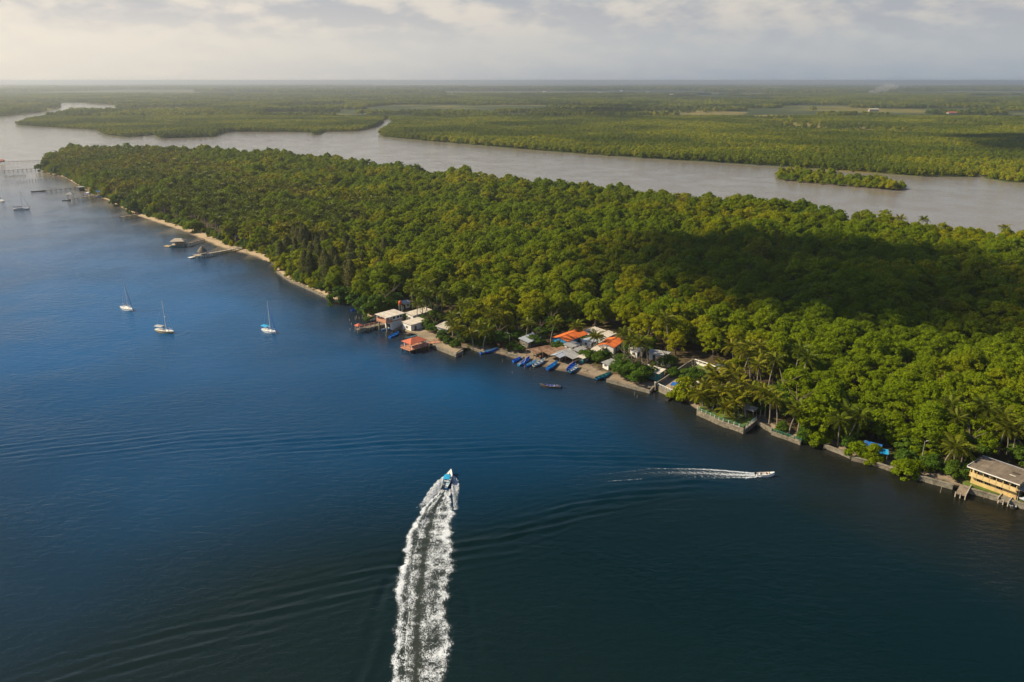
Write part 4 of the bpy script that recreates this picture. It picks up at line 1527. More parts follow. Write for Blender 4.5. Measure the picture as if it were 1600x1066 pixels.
# the yellow house on the right
def yellow_house():
    A, B_, D_ = G(1513, 729, 6.3), G(1592, 757, 6.3), G(1528, 709, 6.5)
    L = (B_ - A).length
    ang = yaw(A, B_)
    W = 8.4
    inl = Vector((-math.sin(ang), math.cos(ang), 0))
    c_ = (A + B_) * 0.5 + inl * (W / 2)
    bz = 1.0
    e = thing('yellow_house', 'two-storey yellow house with balcony and weathered brown roof', 'house', (c_.x, c_.y, bz), ang)
    h = 5.2
    lw, ww = L - 1.0, W - 2.6
    yb = 0.5
    fy = yb - ww / 2
    MB().box((0, yb, 1.15), (lw, ww, 3.3)).build('lower_wall', M['yellow'], e)
    MB().box((0, yb, 4.02), (lw - 0.02, ww - 0.02, 2.36)).build('upper_wall', M['yellow_pale'], e)
    MB().box((0, fy - 0.55, 2.72), (lw + 0.4, 1.3, 0.2)).build('balcony_floor', M['yellow_pale'], e)
    bal = thing_part('balcony_rail', e)
    MB().box((0, fy - 1.15, 3.72), (lw + 0.4, 0.10, 0.12)).build('top_rail', M['yellow_pale'], bal)
    n = 7
    for i in range(n):
        x = -lw / 2 + (i + 0.5) * lw / n
        MB().box((x, fy - 1.15, 3.24), (lw / n - 0.24, 0.07, 0.80)).build('rail_panel', M['yellow_pale'], bal)
    for i in range(n + 1):
        x = -lw / 2 + i * lw / n
        MB().box((x, fy - 1.15, 4.02), (0.16, 0.16, 2.36)).build('balcony_post', M['yellow'], e)
    for x in (-0.30 * lw, -0.13 * lw, 0.13 * lw):
        opening(e, x, fy, 1.75, 1.35, 0.8, '-y', 'yellow_pale', 'dark', 2)
    for x in (-0.40 * lw, -0.2 * lw, 0.02 * lw, 0.22 * lw, 0.41 * lw):
        opening(e, x, fy, 4.1, 1.2, 1.3, '-y', 'yellow_pale', 'glass', 1)
    for y in (-1.0, 1.4):
        opening(e, -lw / 2, y + yb, 4.1, 1.0, 1.0, '-x', 'yellow_pale', 'glass', 1)
        opening(e, -lw / 2, y + yb, 1.6, 1.0, 1.0, '-x', 'yellow_pale', 'dark', 1)
    rf = roof_sheet(L + 0.4, W, h + 0.05, h + 0.55).build('roof', M['roof_brown'], e)
    MB().box((0, -W / 2 - 0.06, h - 0.02), (L + 0.5, 0.10, 0.24)).build('fascia', M['white'], rf)
    MB().box((-L / 2 - 0.26, 0, h + 0.22), (0.10, W, 0.22)).build('fascia', M['white'], rf)
    MB().box((0, W / 2 + 0.06, h + 0.52), (L + 0.5, 0.12, 0.24)).build('fascia', M['roof_blue_grey'], rf)
    MB().box((L * 0.28, 0.8, h + 0.42), (1.6, 0.9, 0.06)).build('roof_hatch', M['dark_wood'], rf)
    MB().box((L * 0.27, -0.9, h + 0.32), (1.4, 0.35, 0.06)).build('roof_patch', M['roof_white'], rf)
    # lean-to on the right end
    q = thing('lean_to_shed', 'dark tin lean-to at the right end of the yellow house', 'shed', (c_.x, c_.y, bz), ang)
    rs = roof_sheet(4.4, 6.0, 3.1, 3.9).build('roof', M['roof_grey'], q)
    rs.location = (L / 2 + 1.6, 0.6, 0)
    for sx, sy in ((-0.2, -2.2), (3.6, -2.2), (3.6, 3.2)):
        MB().tube([(L / 2 + sx, sy, -0.5), (L / 2 + sx, sy, 3.25)], 0.11, 7).build('post', M['pale_wood'], q)
    MB().box((L / 2 + 1.8, 1.6, 1.0), (3.2, 2.4, 2.6)).build('wall', M['dark_wood'], q)
    MB().tube([(L / 2 + 0.2, -2.0, 0.9), (L / 2 + 1.2, -2.2, 1.15), (L / 2 + 2.6, -2.3, 0.95)], [0.3, 0.5, 0.25], 8).build('covered_bundle', M['roof_blue_grey'], q)
    return e


yellow_house()
for j, (px, py) in enumerate(((1568, 763), (1582, 767), (1587, 770))):
    p = on(px, py)
    e = thing('gate_post', 'pale square gate post at the dock steps below the yellow house', 'post', (p.x, p.y, 1.2), R(-42), 'gate posts by the yellow house')
    MB().box((0, 0, 0.6), (0.35, 0.35, 1.9)).build('shaft', M['yellow_pale'], e)
    MB().prism([(-0.22, -0.22, 1.56), (0.22, -0.22, 1.56), (0.22, 0.22, 1.56), (-0.22, 0.22, 1.56)], [(-0.02, -0.02, 1.75), (0.02, -0.02, 1.75), (0.02, 0.02, 1.75), (-0.02, 0.02, 1.75)]).build('cap', M['yellow_pale'], e)


# tower house on the water
def tower_house():
    c_ = G(609, 489, 7.0)
    e = thing('boathouse', 'white two-storey boathouse with overhanging flat pale roof by the pier', 'house', (c_.x, c_.y, 0), R(48))
    # local x runs inland
    MB().box((1.7, 0, 1.8), (5.2, 5.0, 4.6)).build('lower_wall', M['white'], e)
    for y in (-2.6, 2.6):
        MB().box((-4.0, y, 1.6), (0.45, 0.45, 4.6)).build('column', M['concrete'], e)
    MB().box((0.0, 0, 4.12), (9.6, 6.2, 0.28)).build('floor_slab', M['salmon'], e)
    MB().box((1.6, 0, 5.35), (5.6, 5.6, 2.2)).build('upper_wall', M['white'], e)
    for y in (-2.9, 2.9):
        for x in (-4.5, -2.8):
            MB().box((x, y, 5.35), (0.22, 0.22, 2.2)).build('post', M['white'], e)
    MB().box((-4.72, 0, 4.8), (0.12, 6.1, 0.9)).build('parapet', M['salmon'], e)
    for y in (-3.02, 3.02):
        MB().box((-3.0, y, 4.8), (3.4, 0.12, 0.9)).build('parapet', M['salmon'], e)
    for x in (-0.2, 2.0, 3.6):
        opening(e, x, -2.8, 5.45, 1.1, 1.0, '-y', 'white', 'dark', 0)
    opening(e, -1.2, 0.2, 5.3, 1.6, 1.5, '-x', 'white', 'dark', 1)
    opening(e, -0.9, 0.0, 1.6, 1.8, 1.6, '-x', 'white', 'dark', 1)
    r_ = roof_sheet(10.6, 7.2, 6.55, 6.9).build('roof', M['roof_white'], e)
    MB().box((0, -3.66, 6.45), (10.7, 0.1, 0.26)).build('fascia', M['white'], r_)
    return e


tower_house()
hut('white_house', 'white house with a dark doorway and flat pale roof behind the terrace', 'house', 648, 502, 4.0, 9.5, 6.0, 48, 'roof_white', h=2.6, rise=0.3, over=0.35)
hut('white_house', 'white flat roof half hidden by palms behind the terrace house', 'house', 655, 487, 4.2, 12.0, 5.5, 48, 'roof_white', rise=0.4, over=0.4)
hut('tin_hut', 'small hut with blue-grey tin roof beside the red water tank', 'house', 632, 472, 3.8, 5.0, 3.6, 40, 'roof_blue_grey', rise=0.5)
hut('white_house', 'house with a pale tin roof and salmon base right of the terrace palms', 'house', 699, 508, 4.0, 9.5, 6.0, 62, 'roof_white', rise=0.7, over=0.6)
p = on(626, 490)
e = thing('water_tank', 'round red water tank on a white tower behind the boathouse', 'water tank', (p.x, p.y, gz(p)))
for sx in (-0.6, 0.6):
    for sy in (-0.6, 0.6):
        MB().tube([(sx, sy, -0.3), (sx, sy, 4.0)], 0.1, 6).build('leg', M['white'], e)
MB().box((0, 0, 4.08), (1.7, 1.7, 0.16)).build('platform', M['concrete'], e)
MB().tube([(0, 0, 4.17), (0, 0, 4.3), (0, 0, 5.4), (0, 0, 5.85), (0, 0, 6.0)], [0.75, 0.85, 0.85, 0.45, 0.2], 14).build('tank', M['tank'], e, smooth=True)

# fishing village
hut('tin_shed', 'shed with a single blue-grey tin roof left of the big palm', 'shed', 829, 528, 4.0, 9.5, 5.0, 52, 'roof_blue_grey', rise=0.9, wallmat='concrete')
hut('tiled_house', 'long house with bright orange tiled gable roof, left of the two', 'house', 891, 523, 4.4, 14.0, 8.0, 48, 'roof_orange', 'gable', rise=1.1, wallmat='light_blue')
hut('tiled_house', 'smaller house with orange tiled roof behind the village almond trees', 'house', 955, 534, 4.4, 10.5, 7.0, 60, 'roof_orange', 'gable', rise=0.9)
hut('tin_shed', 'shed with broad pale tin roof between the two orange roofs, rear', 'shed', 927, 518, 3.9, 10.0, 6.0, 48, 'roof_white', rise=0.5)
hut('tin_shed', 'white tin roof touching the right orange house', 'shed', 948, 523, 3.8, 9.0, 4.0, 52, 'roof_white', rise=0.5)
hut('tin_shed', 'narrow white roof in front of the left orange house', 'shed', 912, 527, 3.4, 5.0, 3.4, 48, 'roof_white', rise=0.3)
hut('tin_shed', 'grey tin roof below the left orange house', 'shed', 894, 538, 3.4, 6.5, 4.2, 48, 'roof_grey', rise=0.6)
hut('tin_shed', 'dull blue-grey roof behind the small palm in the village', 'shed', 921, 532, 3.4, 5.5, 5.0, 50, 'roof_blue_grey', rise=0.4)
hut('tin_shed', 'grey tin roof behind the open beach shelter', 'shed', 906, 546, 3.1, 5.5, 3.4, 50, 'roof_grey', rise=0.4)
hut('tin_shed', 'dark grey low roof between the beach shelters', 'shed', 884, 551, 3.1, 7.0, 4.5, 40, 'roof_grey', rise=0.6, wallmat='dark_wood')
hut('tin_shed', 'whitish flat roof in front of the smaller orange house', 'shed', 935, 545, 3.4, 6.0, 4.2, 55, 'roof_white', rise=0.3)
hut('beach_shelter', 'open beach shelter with silvery blue gable roof on posts', 'shelter', 873, 554, 3.2, 4.8, 4.6, 50, 'roof_blue_grey', 'gable', rise=0.6, walls=False, posts=True)
hut('beach_shelter', 'open beach shelter with flat grey roof on posts', 'shelter', 896, 556, 3.2, 5.2, 4.4, 42, 'roof_grey', rise=0.5, walls=False, posts=True)
hut('beach_shelter', 'long open shelter with rusty patchwork roof at the left of the beach', 'shelter', 843, 545, 3.2, 9.5, 5.5, 32, 'roof_rust', 'gable', rise=0.9, walls=False, posts=True)
hut('beach_shelter', 'rust-brown shelter roof left of the silvery beach shelter', 'shelter', 862, 549, 3.3, 6.5, 4.0, 40, 'roof_rust', rise=0.7, walls=False, posts=True)
hut('tin_shed', 'rusty low roof between the beach shelters and the grey tin roofs', 'shed', 919, 551, 3.1, 5.0, 3.6, 48, 'roof_rust', rise=0.4, wallmat='wood')
hut('tin_shed', 'small rusty lean-to behind the silvery beach shelter', 'shed', 878, 545, 3.0, 4.0, 3.0, 48, 'roof_rust', rise=0.4, wallmat='wood')
hut('tin_shed', 'pale patched roof right behind the flat grey shelter', 'shed', 912, 557, 3.0, 4.2, 3.0, 46, 'roof_white', rise=0.3, wallmat='teal')
hut('tin_shed', 'low shed with grey roof under the dark almond trees', 'shed', 953, 566, 3.0, 6.0, 3.6, 45, 'roof_grey', rise=0.4)
hut('tin_hut', 'small white-roofed hut right of the orange house', 'house', 995, 545, 4.0, 5.5, 4.0, 50, 'roof_white', rise=0.6)
hut('tin_hut', 'hut with long grey tin roof behind the single village palm', 'house', 1030, 551, 4.0, 8.0, 3.4, -30, 'roof_grey', rise=0.5)
hut('tin_hut', 'hut with white eave and teal wall behind the almond trees', 'house', 1020, 577, 4.0, 8.0, 4.5, -42, 'roof_white', rise=0.6, wallmat='teal')
hut('tin_hut', 'low brown-roofed hut half hidden behind the teal hut', 'house', 1037, 562, 3.4, 6.0, 3.0, -35, 'roof_rust', rise=0.4)
hut('palm_cottage', 'cottage with slate-blue gable roof among the coconut palms', 'house', 1148, 604, 5.0, 7.0, 6.0, 58, 'roof_blue_grey', 'gable', rise=1.8, wallmat='salmon')
hut('palm_cottage', 'small cottage with red tiled roof among the coconut palms', 'house', 1183, 618, 4.6, 5.0, 4.0, 50, 'roof_red', 'gable', rise=1.0, wallmat='white')
hut('pergola', 'long white flat-roofed pergola behind the palm balustrade', 'pergola', 1137, 627, 4.3, 13.0, 2.6, -40, 'roof_white', rise=0.2, walls=False, posts=True)
hut('pergola', 'small white-posted shelter at the right of the palm terrace', 'pergola', 1172, 638, 4.3, 4.0, 3.2, -40, 'roof_grey', rise=0.3, walls=False, posts=True)
hut('tarp_shed', 'shed with long blue tarpaulin roof behind the stone wall', 'shed', 1363, 696, 3.8, 4.8, 2.5, -38, 'tarp', rise=0.6, wallmat='dark_wood', wins=False)
hut('tarp_shed', 'shed corner with light blue canvas awning beside the tarpaulin roof', 'shed', 1381, 706, 3.4, 2.4, 2.0, -20, 'cyan_tarp', rise=0.6, walls=False, posts=True)
hut('tarp_shelter', 'low blue tarpaulin sheet on poles in the boat yard', 'shelter', 1057, 601, 3.2, 3.6, 2.4, -30, 'tarp', rise=0.3, walls=False, posts=True)
hut('tarp_shelter', 'tall blue tarpaulin canopy at the corner of the slotted wall', 'shelter', 1126, 571, 4.0, 2.8, 2.2, -40, 'tarp', rise=0.2, walls=False, posts=True)
hut('tin_hut', 'hut with pale tin roof among the palms of the far village', 'house', 155, 289, 5.0, 14.0, 8.0, 50, 'roof_white', rise=0.8, wins=False, wallmat='wood')
hut('tin_hut', 'brown hut on the sand of the far village', 'house', 146, 294, 4.5, 10.0, 6.0, 50, 'roof_rust', rise=0.8, wins=False, wallmat='wood')
hut('tarp_shed', 'blue-roofed shed at the waterside of the far village', 'shed', 158, 299, 4.5, 7.0, 6.0, 50, 'tarp', rise=0.6, wins=False, wallmat='dark_wood')
hut('tarp_shed', 'teal boathouse where the longer far pier meets the shore', 'shed', 126, 292, 3.8, 6.0, 5.0, 50, 'roof_grey', rise=0.6, wallmat='navy', wins=False)
hut('tin_hut', 'pale tin-roofed hut among palms above the sandy beach', 'house', 374, 369, 3.6, 6.0, 4.0, 30, 'roof_grey', rise=0.6, wins=False, wallmat='wood')
for lb, px, py, L, W, mt in (('long white farm building on the far plain', 1365, 171, 34, 12, 'roof_white'), ('red-roofed farm building on the far plain', 1487, 176, 28, 14, 'roof_red')):
    c_ = G(px, py, 9)
    e = thing('farm_building', lb, 'building', (c_.x, c_.y, 0.7), R(4))
    MB().box((0, 0, 5), (L - 2, W - 2, 7)).build('wall', M['pale_wood'], e)
    for b_ in gable_roof(L, W, 8.5, 11):
        b_.build('roof_slope', M[mt], e)
for i in range(16):    # scattered far roofs
    px, py = random.choice([(random.uniform(480, 740), random.uniform(137, 141)), (random.uniform(850, 1100), random.uniform(138, 148)), (random.uniform(1100, 1590), random.uniform(140, 152))])
    c_ = G(px, py, 12)
    e = thing('far_building', 'tiny pale building among trees near the horizon', 'building', (c_.x, c_.y, 0.7), random.uniform(-0.4, 0.4), 'tiny buildings near the horizon')
    s_ = random.uniform(0.5, 0.8)
    MB().box((0, 0, 8 * s_), (40 * s_, 16, 16 * s_)).build('wall', M['white'], e)
    for b_ in gable_roof(44 * s_, 20, 16 * s_, 21 * s_):
        b_.build('roof_slope', M['roof_white'], e)


# ------------------------------------------------------------------ piers and docks
def pier(label, a, b, w_, z, mat='pale_wood', post='dark_wood', step=2.6, rail=None, board=0.0, post_r=0.13, name='pier'):
    """deck from a to b on pairs of piles"""
    a, b = Vector((a.x, a.y, 0)), Vector((b.x, b.y, 0))
    L = (b - a).length
    e = thing(name, label, 'pier', (a.x, a.y, 0), yaw(a, b))
    n = max(2, int(L / 0.8))
    s_ = L / n
    mb = MB()
    for i in range(n):
        mb.box(((i + 0.5) * s_, random.uniform(-0.03, 0.03), z - 0.06 + random.uniform(-0.012, 0.012)), (s_ - 0.06, w_, 0.12))
    mb.build('deck_boards', M[mat], e)
    for sy in (-1, 1):
        MB().box((L / 2, sy * (w_ / 2 - 0.15), z - 0.24), (L, 0.16, 0.22)).build('beam', M[post], e)
    k = max(2, int(round(L / step)) + 1)
    for i in range(k):
        x = L * i / (k - 1)
        for sy in (-1, 1):
            MB().tube([(x, sy * (w_ / 2 - 0.1), -1.5), (x, sy * (w_ / 2 - 0.1), z + (0.0 if rail else 0.35))], post_r, 6).build('pile', M[post], e)
            if rail:
                MB().box((x, sy * (w_ / 2 - 0.08), z + rail[0] / 2), (0.14, 0.14, rail[0])).build('post', M[rail[1]], e)
    if rail:
        for sy in (-1, 1):
            MB().box((L / 2, sy * (w_ / 2 - 0.08), z + rail[0] + 0.04), (L, 0.12, 0.08)).build('rail', M[rail[1]], e)
    return e


def hip_roof(Lx, Ly, z0, z1, ridge):
    b_ = [(-Lx / 2, -Ly / 2, z0), (Lx / 2, -Ly / 2, z0), (Lx / 2, Ly / 2, z0), (-Lx / 2, Ly / 2, z0)]
    r0, r1 = (-ridge / 2, 0, z1), (ridge / 2, 0, z1)
    mbs = []
    for f_ in ((b_[0], b_[1], r1, r0), (b_[1], b_[2], r1), (b_[2], b_[3], r0, r1), (b_[3], b_[0], r0)):
        mb = MB()
        mb.prism([(p[0], p[1], p[2] - 0.1) for p in f_], f_)
        mbs.append(mb)
    return mbs


pa, pb = G(557, 515, 1.4), G(601, 505, 1.4)
pier('concrete pier with salmon railing left of the boathouse', pa, pb, 2.4, 1.4, 'concrete', 'concrete', 2.2, (0.9, 'salmon'), post_r=0.2)
kp = pa + (pb - pa).normalized() * 1.2
e = thing('pier_kiosk', 'tiny kiosk with red hip roof at the end of the concrete pier', 'kiosk', (kp.x, kp.y, 1.4), yaw(pa, pb))
for sx in (-1, 1):
    for sy in (-1, 1):
        MB().box((sx * 0.9, sy * 0.9, 0.8), (0.14, 0.14, 1.6)).build('post', M['white'], e)
for b_ in hip_roof(2.9, 2.9, 1.62, 2.5, 0.1):
    b_.build('roof_slope', M['roof_red'], e)

# red-roofed pavilion on piles
ca, cb = G(634, 545, 1.4), G(668, 535, 1.4)
ang = yaw(G(634, 545, 1.4), G(676, 533, 1.4))
cc = G(648, 541, 1.4)
e = thing('pavilion', 'open pavilion with red hip roof standing on piles over the water', 'pavilion', (cc.x, cc.y, 0), ang)
MB().box((0, 0, 1.3), (9.5, 6.0, 0.26)).build('deck', M['salmon'], e)
for x in (-4.2, -1.4, 1.4, 4.2):
    for y in (-2.6, 2.6):
        MB().box((x, y, -0.1), (0.4, 0.4, 2.6)).build('pile', M['dark_wood'], e)
for x in (-3.2, 0.3, 3.6):
    for y in (-2.3, 2.3):
        MB().box((x, y, 2.6), (0.22, 0.22, 2.4)).build('post', M['white'], e)
for y in (-2.85, 2.85):
    MB().box((0, y, 2.25), (9.4, 0.08, 0.1)).build('rail', M['salmon'], e)
    for i in range(12):
        MB().box((-4.4 + i * 0.8, y, 1.84), (0.12, 0.1, 0.8)).build('baluster', M['salmon'], e)
MB().box((-4.65, 0, 2.25), (0.08, 5.7, 0.1)).build('rail', M['salmon'], e)
for i in range(7):
    MB().box((-4.65, -2.5 + i * 0.83, 1.84), (0.1, 0.12, 0.8)).build('baluster', M['salmon'], e)
for b_ in hip_roof(8.4, 6.0, 3.8, 5.2, 3.0):
    b_.build('roof_slope', M['roof_red'], e)
pier('short salmon walkway from the red-roofed pavilion to the terrace', cc + Vector((math.cos(ang), math.sin(ang), 0)) * 4.8, G(687, 534, 1.4), 2.0, 1.42, 'salmon', 'concrete', 2.2, (0.9, 'salmon'))
# slipway between the boathouse and the terrace
sl0, sl1 = G(615, 517, 0.1), G(630, 506, 1.5)
an = yaw(sl0, sl1)
e = thing('slipway', 'sloping brown plank slipway beside the boathouse', 'slipway', (sl0.x, sl0.y, 0), an)
LL = (Vector((sl1.x, sl1.y, 0)) - Vector((sl0.x, sl0.y, 0))).length
for i in range(14):
    x = LL * (i + 0.5) / 14
    z_ = -0.1 + 1.55 * x / LL
    MB().prism([(x - LL / 28 + 0.02, -1.7, z_ - 0.16), (x + LL / 28 - 0.02, -1.7, z_ - 0.06), (x + LL / 28 - 0.02, 1.7, z_ - 0.06), (x - LL / 28 + 0.02, 1.7, z_ - 0.16)],
               [(x - LL / 28 + 0.02, -1.7, z_), (x + LL / 28 - 0.02, -1.7, z_ + 0.1), (x + LL / 28 - 0.02, 1.7, z_ + 0.1), (x - LL / 28 + 0.02, 1.7, z_)]).build('plank', M['wood'], e)
MB().box((LL / 2, -1.85, 0.5), (LL, 0.2, 0.7)).build('side_wall', M['concrete'], e)

# palapa pier and stilt house on the far beach
pa, pb = G(303, 400, 1.5), G(380, 386, 1.5)
pier('long pale plank pier with a thatched hut near its end', pa, pb, 2.2, 1.5, 'pale_wood', 'dark_wood', 3.0, (0.9, 'pale_wood'))
d_ = (pb - pa).normalized()
kp = pa + d_ * 5
e = thing('thatched_hut', 'pointed thatched hut on a platform over the pier', 'hut', (kp.x, kp.y, 1.5), yaw(pa, pb))
MB().box((0, 0, 0.02), (7.5, 5.4, 0.24)).build('platform', M['pale_wood'], e)
for sx in (-1, 1):
    for sy in (-1, 1):
        MB().tube([(sx * 3.3, sy * 2.4, -3), (sx * 3.3, sy * 2.4, -0.1)], 0.16, 6).build('pile', M['dark_wood'], e)
        MB().tube([(0.6 + sx * 1.7, sy * 1.7, 0.15), (0.6 + sx * 1.7, sy * 1.7, 2.0)], 0.1, 6).build('post', M['wood'], e)
ring = [(0.6 + 2.9 * math.cos(a * math.pi / 6), 2.9 * math.sin(a * math.pi / 6)) for a in range(12)]
th = MB()
for lv, (r_, z_) in enumerate(((1.0, 1.75), (0.72, 2.9), (0.42, 4.0))):
    r2, z2 = ((0.74, 3.0), (0.44, 4.1), (0.02, 5.2))[lv]
    th.prism([(0.6 + (x - 0.6) * r_, y * r_, z_) for x, y in ring], [(0.6 + (x - 0.6) * r2, y * r2, z2) for x, y in ring])
th.build('thatch', M['thatch'], e)
fp_ = G(300, 402, 0.4)
e = thing('floating_dock', 'white floating dock at the end of the thatched-hut pier', 'dock', (fp_.x, fp_.y, 0), yaw(pa, pb))
for i in range(5):
    MB().box((-1.6 + i * 0.8, 0, 0.42), (0.74, 2.6, 0.16)).build('plank', M['white'], e)
for y in (-1, 1):
    MB().tube([(-2, y, 0.15), (2, y, 0.15)], 0.25, 8).build('float', M['boat_grey'], e)
c_ = G(279, 382, 1.5)
e = thing('stilt_house', 'open stilt house with pale thatched roof off the beach', 'hut', (c_.x, c_.y, 0), R(8))
MB().box((0, 0, 1.5), (8.5, 6.5, 0.25)).build('deck', M['pale_wood'], e)
MB().box((0, 0, 0.6), (8.0, 6.0, 0.8)).build('pontoon', M['teal'], e)
for x in (-3.6, 0, 3.6):
    for y in (-2.7, 2.7):
        MB().tube([(x, y, -1.5), (x, y, 4.0)], 0.14, 6).build('pile', M['wood'], e)
MB().box((0.5, 1.0, 2.3), (5.2, 3.2, 1.4)).build('wall', M['pale_wood'], e)
for y in (-3.1, 3.1):
    MB().box((0, y, 2.5), (8.3, 0.1, 0.12)).build('rail', M['pale_wood'], e)
for b_ in hip_roof(8.8, 6.8, 3.9, 5.5, 4.0):
    b_.build('roof_slope', M['pale_wood'], e)
pier('walkway from the stilt house to the beach', c_ + Vector((4.2, 1.5, 0)), G(318, 374, 1.5), 1.4, 1.5, 'wood', 'dark_wood', 3.0, (0.9, 'wood'))
c_ = G(262, 385, 0.3)
e = thing('floating_dock', 'small cream float moored left of the stilt house', 'dock', (c_.x, c_.y, 0), R(-20))
for i in range(4):
    MB().box((-1.5 + i, 0, 0.45), (0.94, 2.4, 0.3)).build('plank', M['yellow_pale'], e)
MB().box((0, 0, 0.2), (4.2, 2.6, 0.2)).build('float', M['boat_grey'], e)

# far piers of the island tip
FARP = [('longest far pier reaching left from the island tip', (-60, 256), (78, 250), 1.5, 1.3),
        ('second far pier left of the island tip', (-60, 271), (62, 263), 1.5, 1.6),
        ('thin far pier above the moored long boat', (72, 298), (124, 292), 1.8, 1.6),
        ('far pier with a small roofed landing at its end', (108, 311), (162, 303), 2.6, 2.4),
        ('short stub pier beside the shore bushes', (188, 339), (214, 335), 2.4, 2.0)]
for lb, a, b_, z_, w_ in FARP:
    pier(lb, G(*a, z_), G(*b_, z_), w_, z_, 'wood', 'dark_wood', 4.5, None, post_r=0.15)
for lb, pl in (('row of bare pier piles standing off the far beach, nearer row', [(28, 285), (95, 279)]), ('row of bare pier piles off the far beach, farther row', [(8, 277), (40, 275)])):
    a, b_ = G(*pl[0]), G(*pl[1])
    e = thing('old_piles', lb, 'piles', (a.x, a.y, 0))
    n = 16
    for i in range(n):
        q = (b_ - a) * (i / (n - 1))
        MB().tube([(q.x, q.y, -1), (q.x, q.y, random.uniform(0.9, 1.9))], 0.22, 6).build('pile', M['dark_wood'], e)
c_ = G(110, 308, 2.6)
e = thing('pier_shelter', 'small grey roofed shelter at the end of the far pier', 'shelter', (c_.x, c_.y, 2.6), R(10))
for sx in (-2, 2):
    for sy in (-2, 2):
        MB().tube([(sx, sy, -4), (sx, sy, 2.6)], 0.16, 6).build('post', M['wood'], e)
for b_ in hip_roof(6, 6, 2.5, 4.0, 1.5):
    b_.build('roof_slope', M['roof_grey'], e)
c_ = G(3, 253, 2.6)
e = thing('pier_shelter', 'red-roofed boathouse at the end of the longest far pier', 'shelter', (c_.x, c_.y, 2.4), R(10))
MB().box((0, 0, 0.6), (4.5, 4, 1.8)).build('wall', M['roof_grey'], e)
for b_ in hip_roof(6.5, 6, 1.6, 3.4, 2):
    b_.build('roof_slope', M['roof_red'], e)

# docks below the yellow house
for lb, q in (('short plank dock with three piles left of the yellow house', [(1493, 771), (1508, 776), (1516, 761), (1501, 757)]),
              ('sloping boat ramp with side walls below the yellow house', [(1560, 781), (1575, 786), (1584, 775), (1568, 772)])):
    w4 = [G(*p, 1.0) for p in q]
    a = (w4[0] + w4[1]) * 0.5
    b_ = (w4[2] + w4[3]) * 0.5
    W_ = (w4[1] - w4[0]).length
    L_ = (b_ - a).length
    e = thing('boat_dock', lb, 'dock', (a.x, a.y, 0), yaw(a, b_))
    n = 8
    for i in range(n):
        MB().box(((i + 0.5) * L_ / n, 0, 1.05 + (0.05 * i if 'ramp' in lb else 0)), (L_ / n - 0.04, W_, 0.16)).build('plank', M['wood' if 'plank' in lb else 'concrete'], e)
    for y in (-W_ / 2, 0, W_ / 2):
        MB().box((0.15, y, 0.1), (0.24, 0.24, 2.6)).build('pile', M['pale_wood'], e)
    for y in ((-W_ / 2 - 0.1,) if 'plank' in lb else (-W_ / 2 - 0.12, W_ / 2 + 0.12)):
        MB().box((L_ / 2, y, 1.4), (L_ + 0.3, 0.2, 0.5)).build('side_beam', M['pale_wood'], e)

# stakes in the water
STK = [((546, 502), 0.9), ((555, 500), 1.3), ((557, 498), 1.2), ((561, 499), 1.0), ((566, 498), 1.4), ((547, 517), 1.0), ((549, 508), 0.8), ((570, 497), 1.0), ((575, 496), 1.1)]
for q, h in STK:
    a = G(*q)
    e = thing('mooring_stake', 'pale mooring stake in the water left of the boathouse', 'stake', (a.x, a.y, 0), 0, 'stakes by the boathouse')
    MB().tube([(0, 0, -1), (0.05, 0, h)], [0.12, 0.10], 6).build('pole', M['pale_wood'], e)
    MB().tube([(0.05, 0, h - 0.02), (0.05, 0, h + 0.08)], [0.13, 0.11], 6).build('tip', M['white'], e)
for q, h in (((819, 577), 1.2), ((828, 579), 1.2), ((785, 566), 1.0), ((800, 584), 0.8), ((991, 618), 1.2), ((995, 622), 1.0), ((1469, 770), 1.4), ((1537, 779), 1.0), ((176, 340), 1.6), ((33, 330), 0.8), ((19, 276), 0.8), ((60, 273), 0.8), ((722, 558), 1.0)):
    a = G(*q)
    e = thing('mooring_stake', 'thin dark mooring stake standing in the shallows', 'stake', (a.x, a.y, 0), 0, 'stakes along the shore')
    MB().tube([(0, 0, -1), (0.1, 0, h)], [0.10, 0.07], 6).build('pole', M['wood'], e)
    MB().tube([(0.1, 0, h - 0.01), (0.1, 0, h + 0.06)], [0.09, 0.08], 6).build('tip', M['pale_wood'], e)


# light poles
def light_pole(label, px, py, H, arm=1.4, deg=180):
    p = on(px, py)
    e = thing('light_pole', label, 'pole', (p.x, p.y, gz(p) - 0.1), R(deg))
    MB().tube([(0, 0, 0), (0, 0, H)], [0.17, 0.11], 8).build('mast', M['concrete'], e)
    MB().tube([(0, 0, H - 0.3), (arm, 0, H + 0.1)], 0.05, 5).build('arm', M['metal'], e)
    MB().box((arm, 0, H + 0.06), (0.5, 0.2, 0.14)).build('lamp_head', M['metal'], e)
    return e


light_pole('tall concrete light pole behind the village trees', 831, 525, 7.0)
light_pole('concrete light pole on the beach left of the rusty shelter', 796, 545, 6.5, 0.8)
light_pole('leaning white utility pole beside the bush left of the yellow house', 1438, 731, 8.0, 0.7, 0)
light_pole('utility pole above the palms behind the white houses', 664, 478, 9.0, 1.0)
light_pole('white pole at the tree edge above the sandy beach', 336, 372, 7.0, 0.6)
light_pole('white pole in front of the low shed by the almond trees', 960, 578, 5.0, 0.6)


